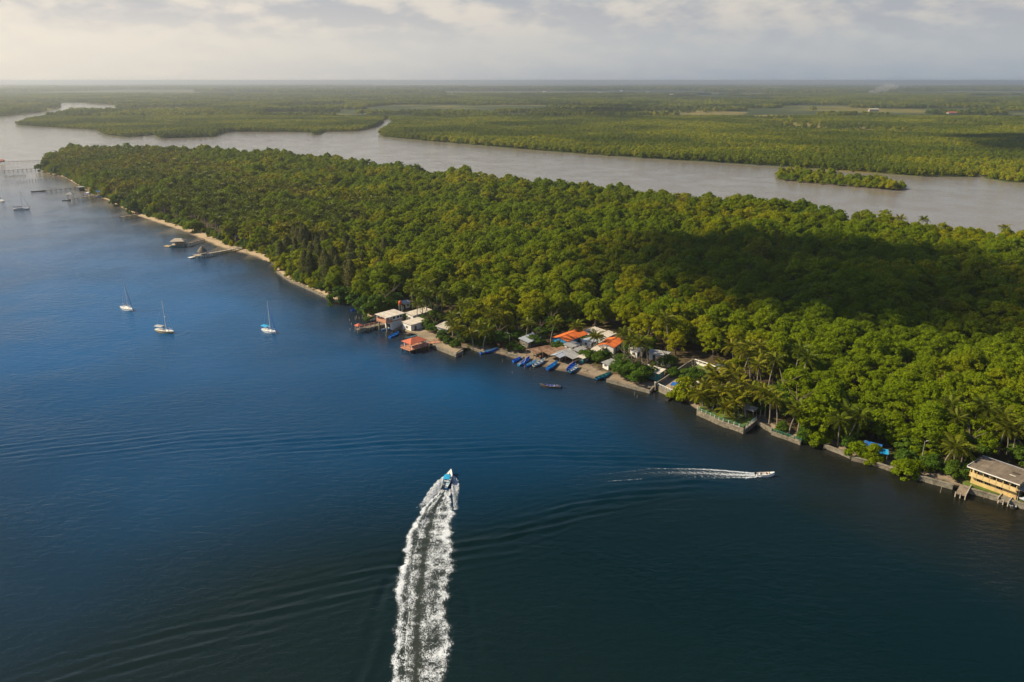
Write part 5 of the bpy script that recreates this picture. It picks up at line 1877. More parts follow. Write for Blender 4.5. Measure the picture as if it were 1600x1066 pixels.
# ------------------------------------------------------------------ boats
def hull_sections(L, B, zb=0.62, bow=0.55, n=13, tr=0.72):
    out_ = []
    for i in range(n):
        t_ = i / (n - 1)
        wd = B / 2 * (tr + (1 - tr) * min(1, t_ / 0.4)) if t_ < 0.4 else B / 2 * max(0.02, 1 - ((t_ - 0.4) / 0.6) ** 2.3)
        zg = zb + bow * max(0, (t_ - 0.35) / 0.65) ** 2
        zk = -0.28 + 0.55 * max(0, (t_ - 0.72) / 0.28) ** 2
        out_.append((L * (t_ - 0.5), wd, zg, zk))
    return out_


def hull_mesh(L, B, zb=0.62, bow=0.55, tr=0.72):
    mb = MB()
    S = hull_sections(L, B, zb, bow, tr=tr)
    rows = []
    for x, wd, zg, zk in S:
        rows.append([(x, -wd, zg), (x, -wd * 0.86, zk + 0.22), (x, 0, zk), (x, wd * 0.86, zk + 0.22), (x, wd, zg)])
    o = len(mb.v)
    for r_ in rows:
        mb.v += r_
    for i in range(len(rows) - 1):
        for k in range(4):
            a = o + i * 5 + k
            mb.f.append((a, a + 5, a + 6, a + 1))
    mb.f.append(tuple(o + k for k in range(5)))
    return mb, S


def lancha(label, px, py, L, B, deg, hullm='blue', inm='boat_inside', rim='white', motor=True, benches=4, group=None, z=0.0, canopy=None, foredeck=None, extra=None, tilt=0.0, cat='boat', name='fishing_boat'):
    p = G(px, py, max(z, 0.3))
    e = thing(name, label, cat, (p.x, p.y, z), R(deg), group)
    e.rotation_euler = (0, R(-tilt), R(deg))
    mb, S = hull_mesh(L, B)
    mb.build('hull', M[hullm], e, smooth=False)
    inn = MB()
    rows = []
    for x, wd, zg, zk in S:
        w2 = max(wd - 0.07, 0.01)
        fl = max(zk + 0.16, 0.02) if zg - zk > 0.5 else zk + 0.1
        rows.append([(x + 0.03, -w2, zg - 0.01), (x + 0.03, -w2 * 0.82, fl), (x + 0.03, w2 * 0.82, fl), (x + 0.03, w2, zg - 0.01)])
    for r_ in rows:
        inn.v += r_
    for i in range(len(rows) - 1):
        for k in range(3):
            a = i * 4 + k
            inn.f.append((a, a + 1, a + 5, a + 4))
    inn.build('inside', M[inm], e)
    g_ = MB()
    for sg in (-1, 1):
        g_.tube([(x, sg * wd, zg) for x, wd, zg, zk in S], 0.055, 5)
    g_.build('gunwale', M[rim], e)
    for i in range(benches):
        t_ = 0.22 + 0.5 * i / max(1, benches - 1)
        x, wd, zg, zk = S[int(t_ * 12)]
        MB().box((x, 0, zg - 0.2), (0.32, wd * 1.84, 0.06)).build('bench', M[rim], e)
    if foredeck:
        f_ = MB()
        ks = [s_ for s_ in S if s_[0] > L * (0.5 - foredeck[0])]
        for a, b2 in zip(ks[:-1], ks[1:]):
            f_.poly([(a[0], -a[1], a[2] + 0.01), (b2[0], -b2[1], b2[2] + 0.01), (b2[0], b2[1], b2[2] + 0.01), (a[0], a[1], a[2] + 0.01)])
        f_.build('foredeck', M[foredeck[1]], e)
    if motor:
        mo = thing_part('outboard_motor', e)
        MB().box((-L / 2 - 0.22, 0, 0.78), (0.42, 0.34, 0.5)).build('cowling', M['black'], mo)
        MB().box((-L / 2 - 0.24, 0, 0.15), (0.2, 0.14, 0.9)).build('shaft', M['black'], mo)
    if canopy:
        x_, l_, w_, h_, mt = canopy
        cm_ = MB()
        for i in range(5):
            ya, yb = -w_ / 2 + i * w_ / 5, -w_ / 2 + (i + 1) * w_ / 5
            za, zb2 = (h_ - 0.10 * abs(2 * ya / w_) ** 2), (h_ - 0.10 * abs(2 * yb / w_) ** 2)
            cm_.prism([(x_ - l_ / 2, ya, za - 0.05), (x_ + l_ / 2, ya, za - 0.05), (x_ + l_ / 2, yb, zb2 - 0.05), (x_ - l_ / 2, yb, zb2 - 0.05)],
                      [(x_ - l_ / 2, ya, za), (x_ + l_ / 2, ya, za), (x_ + l_ / 2, yb, zb2), (x_ - l_ / 2, yb, zb2)])
        cm_.build('canopy', M[mt], e)
        for sx in (-1, 1):
            for sy in (-1, 1):
                MB().tube([(x_ + sx * (l_ / 2 - 0.1), sy * (w_ / 2 - 0.08), 0.3), (x_ + sx * (l_ / 2 - 0.1), sy * (w_ / 2 - 0.08), h_ - 0.1)], 0.03, 5).build('canopy_post', M['metal'], e)
    if extra:
        extra(e, L, B)
    return e


def person(label, loc, rz, shirt, pants, sit=True, s=1.0, arms=0.0):
    """one continuous skinned figure, clothes as looser layers over it; origin at the seat or the feet"""
    hip = 0.0 if sit else 0.92
    pts = {'pelvis': (0, 0, hip + 0.10, 0.15), 'waist': (0, 0, hip + 0.28, 0.13), 'chest': (0.02, 0, hip + 0.48, 0.165), 'neck': (0.03, 0, hip + 0.63, 0.065),
           'chin': (0.05, 0, hip + 0.70, 0.085), 'head': (0.05, 0, hip + 0.80, 0.105), 'crown': (0.04, 0, hip + 0.88, 0.07)}
    edges = [('pelvis', 'waist'), ('waist', 'chest'), ('chest', 'neck'), ('neck', 'chin'), ('chin', 'head'), ('head', 'crown')]
    for sd_, sg in (('l', 1), ('r', -1)):
        pts['sh' + sd_] = (0.02, sg * 0.20, hip + 0.53, 0.07)
        pts['el' + sd_] = (0.10 + arms, sg * 0.27, hip + 0.27 + arms, 0.05)
        pts['wr' + sd_] = (0.32 + arms, sg * 0.20, hip + 0.17 + arms * 1.5, 0.04)
        pts['ha' + sd_] = (0.42 + arms, sg * 0.18, hip + 0.17 + arms * 1.6, 0.035)
        if sit:
            pts['th' + sd_] = (0.10, sg * 0.11, hip + 0.08, 0.095)
            pts['kn' + sd_] = (0.46, sg * 0.13, hip + 0.10, 0.07)
            pts['an' + sd_] = (0.44, sg * 0.13, hip - 0.34, 0.045)
            pts['fo' + sd_] = (0.62, sg * 0.14, hip - 0.39, 0.04)
        else:
            pts['th' + sd_] = (0, sg * 0.10, hip - 0.02, 0.095)
            pts['kn' + sd_] = (0.03, sg * 0.12, hip - 0.45, 0.07)
            pts['an' + sd_] = (-0.02, sg * 0.12, hip - 0.84, 0.045)
            pts['fo' + sd_] = (0.15, sg * 0.13, hip - 0.89, 0.04)
        edges += [('chest', 'sh' + sd_), ('sh' + sd_, 'el' + sd_), ('el' + sd_, 'wr' + sd_), ('wr' + sd_, 'ha' + sd_),
                  ('pelvis', 'th' + sd_), ('th' + sd_, 'kn' + sd_), ('kn' + sd_, 'an' + sd_), ('an' + sd_, 'fo' + sd_)]

    def skin(nm, names, grow, mat, parent, root):
        bm_ = bmesh.new()
        ly = bm_.verts.layers.skin.verify()
        vv = {}
        for k in names:
            x, y, z, r_ = pts[k]
            v = bm_.verts.new((x, y, z))
            v[ly].radius = (r_ + grow, r_ + grow)
            v[ly].use_root = (k == root)
            vv[k] = v
        for a, b in edges:
            if a in vv and b in vv:
                bm_.edges.new((vv[a], vv[b]))
        me = bpy.data.meshes.new(nm)
        bm_.to_mesh(me)
        bm_.free()
        me.materials.append(mat)
        ob = link(nm, me, parent)
        ob.modifiers.new('skin', 'SKIN').use_smooth_shade = True
        ob.modifiers.new('smooth', 'SUBSURF').levels = 1
        ob.modifiers['smooth'].render_levels = 1
        return ob
    body = skin('person', list(pts), 0.0, M['skin'], None, 'pelvis')
    body.location = loc
    body.rotation_euler = (0, 0, rz)
    body.scale = (s, s, s)
    tag(body, label, 'person')
    skin('shirt', ['waist', 'chest', 'shl', 'shr', 'ell', 'elr'], 0.022, M[shirt], body, 'chest')
    skin('trousers', ['pelvis', 'waist', 'thl', 'thr', 'knl', 'knr'], 0.02, M[pants], body, 'pelvis')
    hr = MB().tube([(0.02, 0, hip + 0.78), (0.02, 0, hip + 0.87), (0.03, 0, hip + 0.93), (0.03, 0, hip + 0.95)], [0.112, 0.115, 0.07, 0.02], 9)
    hr.build('hair', M['hair'], body, smooth=True)
    return body


# speedboat under way
def console(e, L, B):
    MB().box((0.3, 0, 0.55), (0.5, 0.6, 0.7)).build('console', M['boat_white'], e)
    MB().prism([(0.5, -0.35, 0.9), (0.56, -0.35, 0.9), (0.56, 0.35, 0.9), (0.5, 0.35, 0.9)], [(0.40, -0.32, 1.25), (0.43, -0.32, 1.25), (0.43, 0.32, 1.25), (0.40, 0.32, 1.25)]).build('windscreen', M['glass'], e)


sb = lancha('speedboat with blue canopy throwing up a long white wake', 699.5, 751, 8.8, 2.1, 82, 'light_blue', 'boat_inside', 'boat_white', True, 3, None, 0.12,
            (-0.7, 2.5, 1.75, 1.75, 'cyan_tarp'), (0.36, 'boat_white'), console, 2.0, 'boat', 'speedboat')
mo2 = thing_part('outboard_motor', sb)
MB().box((-4.62, 0.45, 0.78), (0.42, 0.34, 0.5)).build('cowling', M['black'], mo2)
MB().box((-4.64, 0.45, 0.15), (0.2, 0.14, 0.9)).build('shaft', M['black'], mo2)


def aboard(boat, x, y, z, *a, **k):
    q = boat.matrix_basis @ Vector((x, y, z))
    rz = boat.rotation_euler.z
    k2 = dict(k)
    turn = k2.pop('turn', 0.0)
    return person(a[0], q, rz + turn, *a[1:], **k2)


aboard(sb, 1.15, 0.25, 0.55, 'person in red sitting ahead of the canopy in the speedboat', 'cloth_red', 'cloth_dark')
aboard(sb, 0.75, -0.35, 0.20, 'person in dark clothes standing at the speedboat console', 'cloth_dark', 'cloth_dark', sit=False)
aboard(sb, -3.3, 0.3, 0.50, 'person in white sitting at the stern of the speedboat', 'cloth_white', 'cloth_dark')

# small white motorboat
mbt = lancha('small white motorboat speeding toward the right with a curved wake', 1196, 742.5, 4.6, 1.6, -8, 'boat_white', 'boat_white', 'boat_white', True, 2, None, 0.1, None, (0.3, 'boat_white'), None, 3.0, 'boat', 'motorboat')
aboard(mbt, 0.2, 0.2, 0.46, 'person in a red shirt in the middle of the white motorboat', 'cloth_red', 'cloth_dark')
aboard(mbt, 0.9, -0.2, 0.50, 'person in red near the bow of the white motorboat', 'cloth_red', 'cloth_white')
aboard(mbt, -1.4, 0.0, 0.46, 'person in white steering at the stern of the motorboat', 'cloth_white', 'cloth_dark')

# drifting lancha with passengers
dl = lancha('dark wooden lancha with passengers drifting off the village beach', 860, 604, 7.4, 1.7, 170, 'dark_wood', 'blue', 'wood', True, 4)
aboard(dl, -1.5, 0.2, 0.46, 'person in white at the middle of the drifting lancha', 'cloth_white', 'cloth_white')
aboard(dl, -2.3, -0.2, 0.46, 'person in white at the stern of the drifting lancha', 'cloth_white', 'cloth_dark')
aboard(dl, -3.0, 0.2, 0.46, 'person in dark clothes steering the drifting lancha', 'cloth_dark', 'cloth_dark')

BOATS = [  # label, px, py, L, B, deg, hull, inside, rim
    ('bright blue lancha moored alone at the left end of the village beach', 764, 550, 8.0, 1.6, 34, 'blue', 'boat_inside', 'light_blue'),
    ('small blue skiff, leftmost of the boats pulled up on the beach', 808, 563, 4.6, 1.4, 48, 'blue', 'blue', 'blue'),
    ('pale blue lancha lying against a darker blue one on the beach', 816, 567, 6.0, 1.5, 62, 'light_blue', 'boat_inside', 'boat_white'),
    ('deep blue lancha between the pale boat and the beach posts', 822, 565, 6.8, 1.6, 66, 'blue', 'blue', 'blue'),
    ('blue lancha with white rim left of the white boat on the beach', 830, 569, 6.6, 1.6, 52, 'blue', 'boat_inside', 'light_blue'),
    ('white and pale blue lancha in the middle of the beached row', 843, 568, 7.6, 1.7, 54, 'boat_white', 'boat_inside', 'boat_white'),
    ('large blue lancha with white cargo on the open sand', 863, 573, 8.0, 1.8, 60, 'blue', 'light_blue', 'light_blue'),
    ('long blue lancha, left of the pair near the beach shelter', 893, 574, 8.2, 1.7, 66, 'blue', 'blue', 'blue'),
    ('shorter blue lancha with white benches, right of the pair', 897, 578, 6.2, 1.6, 58, 'light_blue', 'boat_inside', 'boat_white'),
    ('sky blue lancha at the right end of the village beach by the wall', 943, 589, 7.4, 1.6, 40, 'light_blue', 'teal', 'teal'),
    ('green lancha lying beside the sandy terrace', 644, 527, 7.4, 1.6, 40, 'teal', 'boat_inside', 'net_green'),
    ('blue and white skiff moored under the boathouse', 606, 514, 5.6, 1.5, 22, 'light_blue', 'boat_inside', 'boat_white'),
    ('deep blue lancha floating off the plank slipway', 616, 524, 6.6, 1.8, 62, 'blue', 'blue', 'light_blue'),
    ('blue skiff half hidden by the bush left of the boathouse', 558, 484, 5.6, 1.5, 24, 'blue', 'blue', 'blue'),
    ('grey hull tied behind the concrete pier', 587, 499, 7.0, 1.7, 34, 'boat_grey', 'boat_grey', 'boat_white'),
    ('dark skiff at the foot of the railed concrete wall', 1045, 622, 4.6, 1.4, 62, 'dark_wood', 'boat_inside', 'dark_wood'),
    ('dark motorboat beside the ramp below the yellow house', 1581, 786, 5.4, 1.7, 66, 'dark_wood', 'boat_inside', 'boat_grey'),
    ('long dark boat moored off the thin far pier', 60, 299, 12.0, 2.2, 22, 'dark_wood', 'dark_wood', 'wood'),
    ('small boat tied to the end of the far roofed pier', 104, 313, 7.0, 2.0, 12, 'dark_wood', 'boat_inside', 'boat_white'),
    ('blue boat on the far village shore, upper one', 128, 297, 9.0, 2.4, -30, 'navy', 'navy', 'boat_white'),
    ('blue boat on the far village shore, lower one', 138, 302, 9.0, 2.4, -25, 'blue', 'boat_inside', 'boat_white'),
    ('dark blue boat tied beside the far pier landing', 158, 308, 11.0, 2.6, -10, 'blue', 'navy', 'light_blue')]
for lb, px, py, L, B, dg, hm_, im_, rm_ in BOATS:
    p = G(px, py, 0.3)
    zg = max(0.0, gz(p) + 0.25) if gz(p) > -0.2 else 0.0
    lancha(lb, px, py, L, B, dg, hm_, im_, rm_, random.random() < 0.5, 3, 'boats along the shore', zg)
lancha('long upturned-looking white hull stored behind the yard wall', 1076, 599, 8.0, 1.8, -28, 'boat_white', 'boat_white', 'boat_white', False, 3, 'boats stored in the yard', 1.7)
lancha('white and lilac hull stored beside the olive bush', 1088, 609, 7.0, 1.9, 8, 'boat_white', 'boat_grey', 'boat_white', False, 2, 'boats stored in the yard', 1.6)
lancha('blue skiff stored under the round yard tree', 1090, 597, 5.0, 1.5, -20, 'blue', 'blue', 'blue', False, 2, 'boats stored in the yard', 1.7)


def sailboat(label, px, py, L, B, deg, mast_h, bimini=None, cover='navy', furl=None, hullm='boat_white', radar=False):
    p = G(px, py, 0.4)
    e = thing('sailing_yacht', label, 'sailboat', (p.x, p.y, 0), R(deg))
    n = 15
    hb = MB()
    rows = []
    for i in range(n):
        t_ = i / (n - 1)
        wd = B / 2 * (0.62 + 0.38 * math.sin(min(1, t_ / 0.42) * math.pi / 2)) if t_ < 0.42 else B / 2 * max(0.015, 1 - ((t_ - 0.42) / 0.58) ** 2.1)
        zg = 0.95 + 0.30 * max(0, t_ - 0.4)
        zk = -0.35 + 0.55 * abs(2 * t_ - 0.95) ** 3
        rows.append([(L * (t_ - 0.5), -wd, zg), (L * (t_ - 0.5), -wd * 0.9, zk + 0.4), (L * (t_ - 0.5), 0, zk), (L * (t_ - 0.5), wd * 0.9, zk + 0.4), (L * (t_ - 0.5), wd, zg)])
    for r_ in rows:
        hb.v += r_
    for i in range(n - 1):
        for k in range(4):
            a = i * 5 + k
            hb.f.append((a, a + 5, a + 6, a + 1))
    hb.f.append((0, 1, 2, 3, 4))
    hb.build('hull', M[hullm], e)
    dk = MB()
    for a, b in zip(rows[:-1], rows[1:]):
        dk.poly([a[0], b[0], b[4], a[4]])
    dk.build('deck', M['boat_white'], e)
    st_ = MB()
    for sg in (0, 4):
        for a, b in zip(rows[:-1], rows[1:]):
            pa_, pb_ = Vector(a[sg]), Vector(b[sg])
            o_ = Vector((0, 0.02 if sg else -0.02, 0))
            st_.poly([tuple(pa_ + o_ - Vector((0, 0, 0.30))), tuple(pb_ + o_ - Vector((0, 0, 0.30))), tuple(pb_ + o_ - Vector((0, 0, 0.20))), tuple(pa_ + o_ - Vector((0, 0, 0.20)))])
    st_.build('stripe', M[cover], e)
    cb_ = MB()
    cb_.prism([(-0.12 * L, -B * 0.27, 1.0), (0.24 * L, -B * 0.16, 1.02), (0.24 * L, B * 0.16, 1.02), (-0.12 * L, B * 0.27, 1.0)],
              [(-0.10 * L, -B * 0.22, 1.48), (0.18 * L, -B * 0.12, 1.38), (0.18 * L, B * 0.12, 1.38), (-0.10 * L, B * 0.22, 1.48)])
    cab = cb_.build('cabin', M['boat_white'], e)
    for sg in (-1, 1):
        MB().prism([(-0.07 * L, sg * B * 0.252, 1.12), (0.12 * L, sg * B * 0.185, 1.12), (0.12 * L, sg * B * 0.178, 1.27), (-0.07 * L, sg * B * 0.24, 1.27)],
                   [(-0.07 * L, sg * (B * 0.252 + 0.03), 1.12), (0.12 * L, sg * (B * 0.185 + 0.03), 1.12), (0.12 * L, sg * (B * 0.178 + 0.03), 1.27), (-0.07 * L, sg * (B * 0.24 + 0.03), 1.27)]).build('cabin_window', M['glass'], cab)
    MB().box((-0.28 * L, 0, 1.03), (0.26 * L, B * 0.42, 0.12)).build('cockpit', M['boat_grey'], e)
    mx_ = 0.08 * L
    mt = MB().tube([(mx_, 0, 1.3), (mx_, 0, mast_h * 0.6), (mx_ - 0.05, 0, mast_h)], [0.12, 0.11, 0.08], 8).build('mast', M['boat_white'], e)
    MB().tube([(mx_, -0.7, mast_h * 0.55), (mx_, 0.7, mast_h * 0.55)], 0.04, 5).build('spreader', M['metal'], mt)
    if radar:
        MB().tube([(mx_ + 0.25, 0, mast_h * 0.48), (mx_ + 0.25, 0, mast_h * 0.48 + 0.25)], 0.28, 10).build('radar_dome', M['boat_white'], mt)
    bm2 = MB().tube([(mx_ - 0.1, 0, 2.2), (mx_ - 0.42 * L, 0, 2.3)], 0.07, 6).build('boom', M['metal'], e)
    MB().tube([(mx_ - 0.15, 0, 2.42), (mx_ - 0.2 * L, 0, 2.46), (mx_ - 0.40 * L, 0, 2.42)], [0.22, 0.2, 0.10], 7).build('sail_cover', M[cover], bm2)
    MB().tube([(L * 0.49, 0, 1.15), (mx_, 0, mast_h - 0.3)], [0.12 if furl else 0.025, 0.05 if furl else 0.025], 6).build('furled_jib' if furl else 'forestay', M[furl or 'metal'], e)
    MB().tube([(-L * 0.49, 0, 1.0), (mx_, 0, mast_h - 0.1)], 0.022, 4).build('backstay', M['metal'], e)
    for sg in (-1, 1):
        MB().tube([(mx_, sg * B * 0.46, 1.0), (mx_, sg * 0.7, mast_h * 0.55), (mx_, 0, mast_h - 0.4)], 0.022, 4).build('shroud', M['metal'], e)
    rl = MB()
    for sg in (0, 4):
        pts_ = [Vector(r_[sg]) + Vector((0, 0, 0.55)) for r_ in rows[1::2]]
        rl.tube(pts_, 0.02, 4)
        for q in pts_:
            rl.tube([q - Vector((0, 0, 0.55)), q], 0.018, 4)
    rl.build('guard_rail', M['metal'], e)
    if bimini:
        bb = MB()
        for i in range(4):
            ya, yb = -B * 0.42 + i * B * 0.21, -B * 0.42 + (i + 1) * B * 0.21
            za, zb2 = 2.75 - 0.28 * abs(ya / (B * 0.42)) ** 2, 2.75 - 0.28 * abs(yb / (B * 0.42)) ** 2
            bb.prism([(-0.46 * L, ya, za - 0.06), (-0.06 * L, ya, za - 0.06), (-0.06 * L, yb, zb2 - 0.06), (-0.46 * L, yb, zb2 - 0.06)],
                     [(-0.46 * L, ya, za), (-0.06 * L, ya, za), (-0.06 * L, yb, zb2), (-0.46 * L, yb, zb2)])
        bo = bb.build('bimini', M[bimini], e)
        for sx in (-0.44, -0.08):
            for sg in (-1, 1):
                MB().tube([(sx * L, sg * B * 0.40, 1.0), (sx * L, sg * B * 0.40, 2.5)], 0.025, 4).build('bimini_post', M['metal'], bo)
    return e


sailboat('white sailing yacht with low cabin, leftmost of the three near yachts', 199, 483, 10.0, 3.2, -38, 13.0, None, 'navy', 'navy')
sailboat('cream sailing yacht with grey canopy and radar dome, middle of the three', 258, 518, 10.0, 3.2, -24, 14.0, 'boat_grey', 'navy', None, 'yellow_pale', True)
sailboat('white sailing yacht with bright blue bimini and blue furled jib', 421, 518, 8.6, 3.0, -36, 13.5, 'cyan_tarp', 'light_blue', 'blue')
sailboat('far sailing yacht with dark sail cover off the island tip', 34, 327, 12.0, 3.6, 20, 15.0, 'navy', 'navy', 'navy')
sailboat('far sailing yacht at the very left edge', 3, 314, 11.0, 3.4, -40, 15.0, 'navy', 'navy', None)

# people and clutter on the village beach
for lb, px, py, a_, b_ in (('person in orange standing behind the beached boats', 844, 562, 'cloth_orange', 'cloth_dark'), ('person in dark clothes near the silvery beach shelter', 876, 567, 'cloth_dark', 'cloth_dark'),
                           ('person in white beside the beach post left of the shelters', 838, 560, 'cloth_white', 'cloth_dark')):
    p = on(px, py)
    person(lb, (p.x, p.y, gz(p)), random.random() * 6, a_, b_, sit=False)
p = on(648, 519)
person('person in white standing on the sandy terrace', (p.x, p.y, 1.3), 2.0, 'cloth_white', 'cloth_dark', sit=False)
for i in range(9):
    p = on(random.uniform(912, 940), random.uniform(570, 582))
    e = thing('driftwood_branch', 'grey driftwood branch on the bare sand right of the shelters', 'driftwood', (p.x, p.y, gz(p)), random.random() * 6, 'driftwood on the sand')
    MB().tube([(-1.1, 0, 0.08), (0, 0.15, 0.18), (1.2, 0, 0.1)], [0.09, 0.07, 0.03], 5).build('stem', M['wood'], e)
    MB().tube([(0, 0.15, 0.18), (0.5, 0.7, 0.45)], [0.05, 0.02], 4).build('twig', M['wood'], e)
for lb, pl in (('fallen grey tree trunk on the far sandy beach', [(345, 381), (358, 384)]), ('pale fallen palm trunk on the upper sandy beach', [(322, 372), (334, 376)]), ('dark stump on the sandy beach below the grove', [(381, 392), (385, 394)])):
    a, b_ = on(*pl[0]), on(*pl[1])
    e = thing('fallen_trunk', lb, 'log', (a.x, a.y, max(gz(a), 0.2)), yaw(a, b_))
    L_ = (b_ - a).length
    MB().tube([(0, 0, 0.2), (L_ / 2, 0.3, 0.3), (L_, 0, 0.2)], [0.28, 0.22, 0.12], 7).build('stem', M['wood'], e)
    MB().tube([(L_ / 2, 0.3, 0.3), (L_ * 0.7, 1.2, 0.8)], [0.12, 0.04], 5).build('branch', M['wood'], e)

# ------------------------------------------------------------------ single trees set by hand
HAND = [  # label, px, py of the base, kind, scale
    ('round green bush overhanging the water at the end of the low stone wall', 532, 473, 'bushg', 1.5),
    ('dark bushy tree leaning over the water left of the boathouse', 588, 492, 'bushg', 1.6),
    ('green tree just behind the left bush by the boathouse', 604, 486, 'alm', 1.4),
    ('tall green tree behind the boathouse roof', 615, 476, 'alm', 1.3),
    ('small leafy tree between the boathouse and the white house', 631, 500, 'alm', 0.62),
    ('leafy tree in front of the white terrace house', 668, 512, 'alm', 0.85),
    ('leafy tree behind the green lancha at the terrace', 680, 519, 'alm', 0.8),
    ('dark rounded shrub at the terrace fence', 692, 531, 'bushg', 0.75),
    ('tall tree left of the pale-roofed terrace house', 680, 500, 'alm', 1.0),
    ('dark tree right of the pale-roofed terrace house', 722, 522, 'alm', 1.2),
    ('dark tree at the corner behind the short stone wall', 735, 533, 'alm', 1.1),
    ('green tree behind the lone blue lancha', 752, 531, 'alm', 1.2),
    ('tree with drooping crown left of the beach light pole', 780, 538, 'alm', 1.1),
    ('light green small tree beside the beach step wall', 810, 549, 'alm', 0.62),
    ('spreading green tree in front of the blue-grey shed', 836, 539, 'alm', 0.95),
    ('dense round tree in front of the left orange house', 872, 545, 'alm', 0.62),
    ('broad dark tree behind the left orange house', 862, 515, 'alm', 1.2),
    ('round dark tree just above the orange roof', 882, 510, 'alm', 1.0),
    ('small shrub in the middle of the tin roofs', 911, 537, 'bushg', 0.55),
    ('leafy tree at the right of the open beach shelters', 919, 562, 'alm', 0.85),
    ('large almond tree in front of the smaller orange house', 942, 562, 'alm', 0.85),
    ('low branch of almond foliage on the sand by the shed', 936, 566, 'bushg', 0.75),
    ('big dark almond tree on the pale concrete wall, left one', 971, 585, 'alm', 1.1),
    ('big dark almond tree on the pale concrete wall, middle one', 987, 590, 'alm', 1.25),
    ('big dark almond tree on the pale concrete wall, right one', 1004, 592, 'alm', 1.15),
    ('leafy tree above the wall between almond trees and orange house', 975, 571, 'alm', 1.0),
    ('green tree right of the teal hut', 1042, 573, 'alm', 0.9),
    ('small round tree at the dark side wall', 1052, 590, 'bushg', 0.7),
    ('round bright tree standing alone in the walled yard', 1082, 596, 'alm', 1.05),
    ('small bush at the foot of the slotted yard wall', 1110, 578, 'bush', 0.5),
    ('yellow-green bush hanging over the water by the dark skiff', 1070, 622, 'bush', 1.3),
    ('low olive bush under the railed wall', 1030, 609, 'bush', 0.5),
    ('dark dense round tree right of the red-roofed cottage', 1222, 633, 'alm', 1.5),
    ('dark almond tree behind the leaning palm trunks', 1245, 655, 'alm', 1.3),
    ('bush behind the low stone wall right of the palm terrace', 1222, 672, 'bushg', 0.6),
    ('bush hanging over the wall end in deep shade', 1258, 684, 'bushg', 0.8),
    ('pale green willow-like bush trailing into the dark water', 1276, 694, 'bush', 0.9),
    ('bush in front of the blue tarpaulin shed', 1343, 711, 'bush', 0.95),
    ('second bush in front of the blue tarpaulin shed', 1364, 717, 'bush', 0.9),
    ('round bush hanging into the water left of the concrete wall', 1415, 742, 'bush', 1.05),
    ('tall leafy bush above the round water bush', 1416, 726, 'bushg', 0.8),
    ('green shrub right of the leaning white pole', 1455, 733, 'bushg', 0.8),
    ('green shrub behind the concrete wall by the dock', 1488, 744, 'bushg', 0.8),
    ('second green shrub behind the wall left of the yellow house', 1505, 745, 'bushg', 0.7),
    ('bright green tree behind the yellow house at the right edge', 1597, 722, 'alm', 1.0),
    ('dark tree behind the left corner of the yellow house', 1510, 716, 'alm', 1.3),
    ('bush rooted in the water at the waterside left of the stakes', 572, 487, 'bushg', 1.3),
    ('green bush above the hidden blue skiff', 556, 477, 'bushg', 1.2),
    ('shrub under the terrace palms, left corner of the lawn', 1100, 632, 'bush', 0.9),
    ('shrub under the terrace palms beside the pergola', 1122, 636, 'bushg', 0.8),
    ('shrub between the pergola and the slate-blue cottage', 1145, 628, 'bushg', 0.9),
    ('shrub behind the small white-posted shelter', 1180, 642, 'bushg', 1.0),
    ('low bush on the terrace behind the red-roofed pavilion walkway', 700, 537, 'bushg', 0.6),
    ('second low bush at the right corner of the sandy terrace', 712, 543, 'bushg', 0.6),
    ('leafy tree between the tin roofs and the right orange house', 930, 531, 'alm', 0.6),
    ('leafy tree left of the white-roofed hut', 986, 552, 'alm', 0.8),
    ('dark tree behind the two village huts right of the orange roof', 1012, 545, 'alm', 1.1),
    ('green tree behind the terrace boats by the white house', 664, 505, 'alm', 0.8),
    ('small leafy tree beside the grey tin roof in the village', 880, 546, 'alm', 0.5),
    ('leafy tree left of the long orange roof', 845, 526, 'alm', 0.9),
    ('shrub behind the broken step wall', 800, 545, 'bushg', 0.6),
    ('dark tree above the shed left of the village', 812, 533, 'alm', 1.0),
    ('green tree behind the flat white roofs near the boathouse', 672, 482, 'alm', 1.0),
    ('round tree at the tip of the island by the far pier', 70, 268, 'bushg', 2.2),
    ('second dark bush on the water at the island tip', 88, 272, 'bushg', 1.8),
    ('bushy tree at the shore right of the far pier landing', 185, 321, 'bushg', 1.8),
    ('green shrub overhanging the water by the stub pier', 212, 334, 'bushg', 1.8),
    ('bright shrub at the beach edge left of the white pole', 304, 362, 'bush', 1.7),
    ('pale green shrub at the end of the sandy beach', 437, 415, 'bush', 1.2)]
for lb, px, py, kd, s in HAND:
    p = on(px, py)
    if kd == 'alm':
        e = tree('almond_tree', lb, 'tree', p, ALM, [MTRK[0]], s, s, 'broadleaf trees along the shore')
        e.children[0].scale = (1, 1, 0.62)
    else:
        tree('shore_bush', lb, 'bush', p, BUSHG if kd == 'bushg' else BUSH, BTRK, s, s, 'bushes along the shore')
for px, py, s in ((1290, 470, 0.8), (1010, 430, 0.7), (760, 470, 0.7), (1470, 600, 0.7)):
    tree('withered_tree', {1290: 'small withered tree in the shaded forest on the right', 1010: 'small withered tree in the forest above the village', 760: 'small withered tree above the white waterfront houses', 1470: 'small withered tree above the yellow house'}[px],
         'tree', on(px, py + 30), [crown_mesh('crown', M['dead'], 900 + px, 4.2, 6.0, 5.0, 26, 60, 0.22, 0.2, 0.22)], MTRK, s, s * 1.3)
p = on(555, 352)
tree('withered_tree', 'pale brown withered tree crown in the island canopy', 'tree', p, [crown_mesh('crown', M['dead'], 900, 4.2, 6.0, 5.0, 30, 80, 0.25, 0.2, 0.3)], MTRK, 1.0)

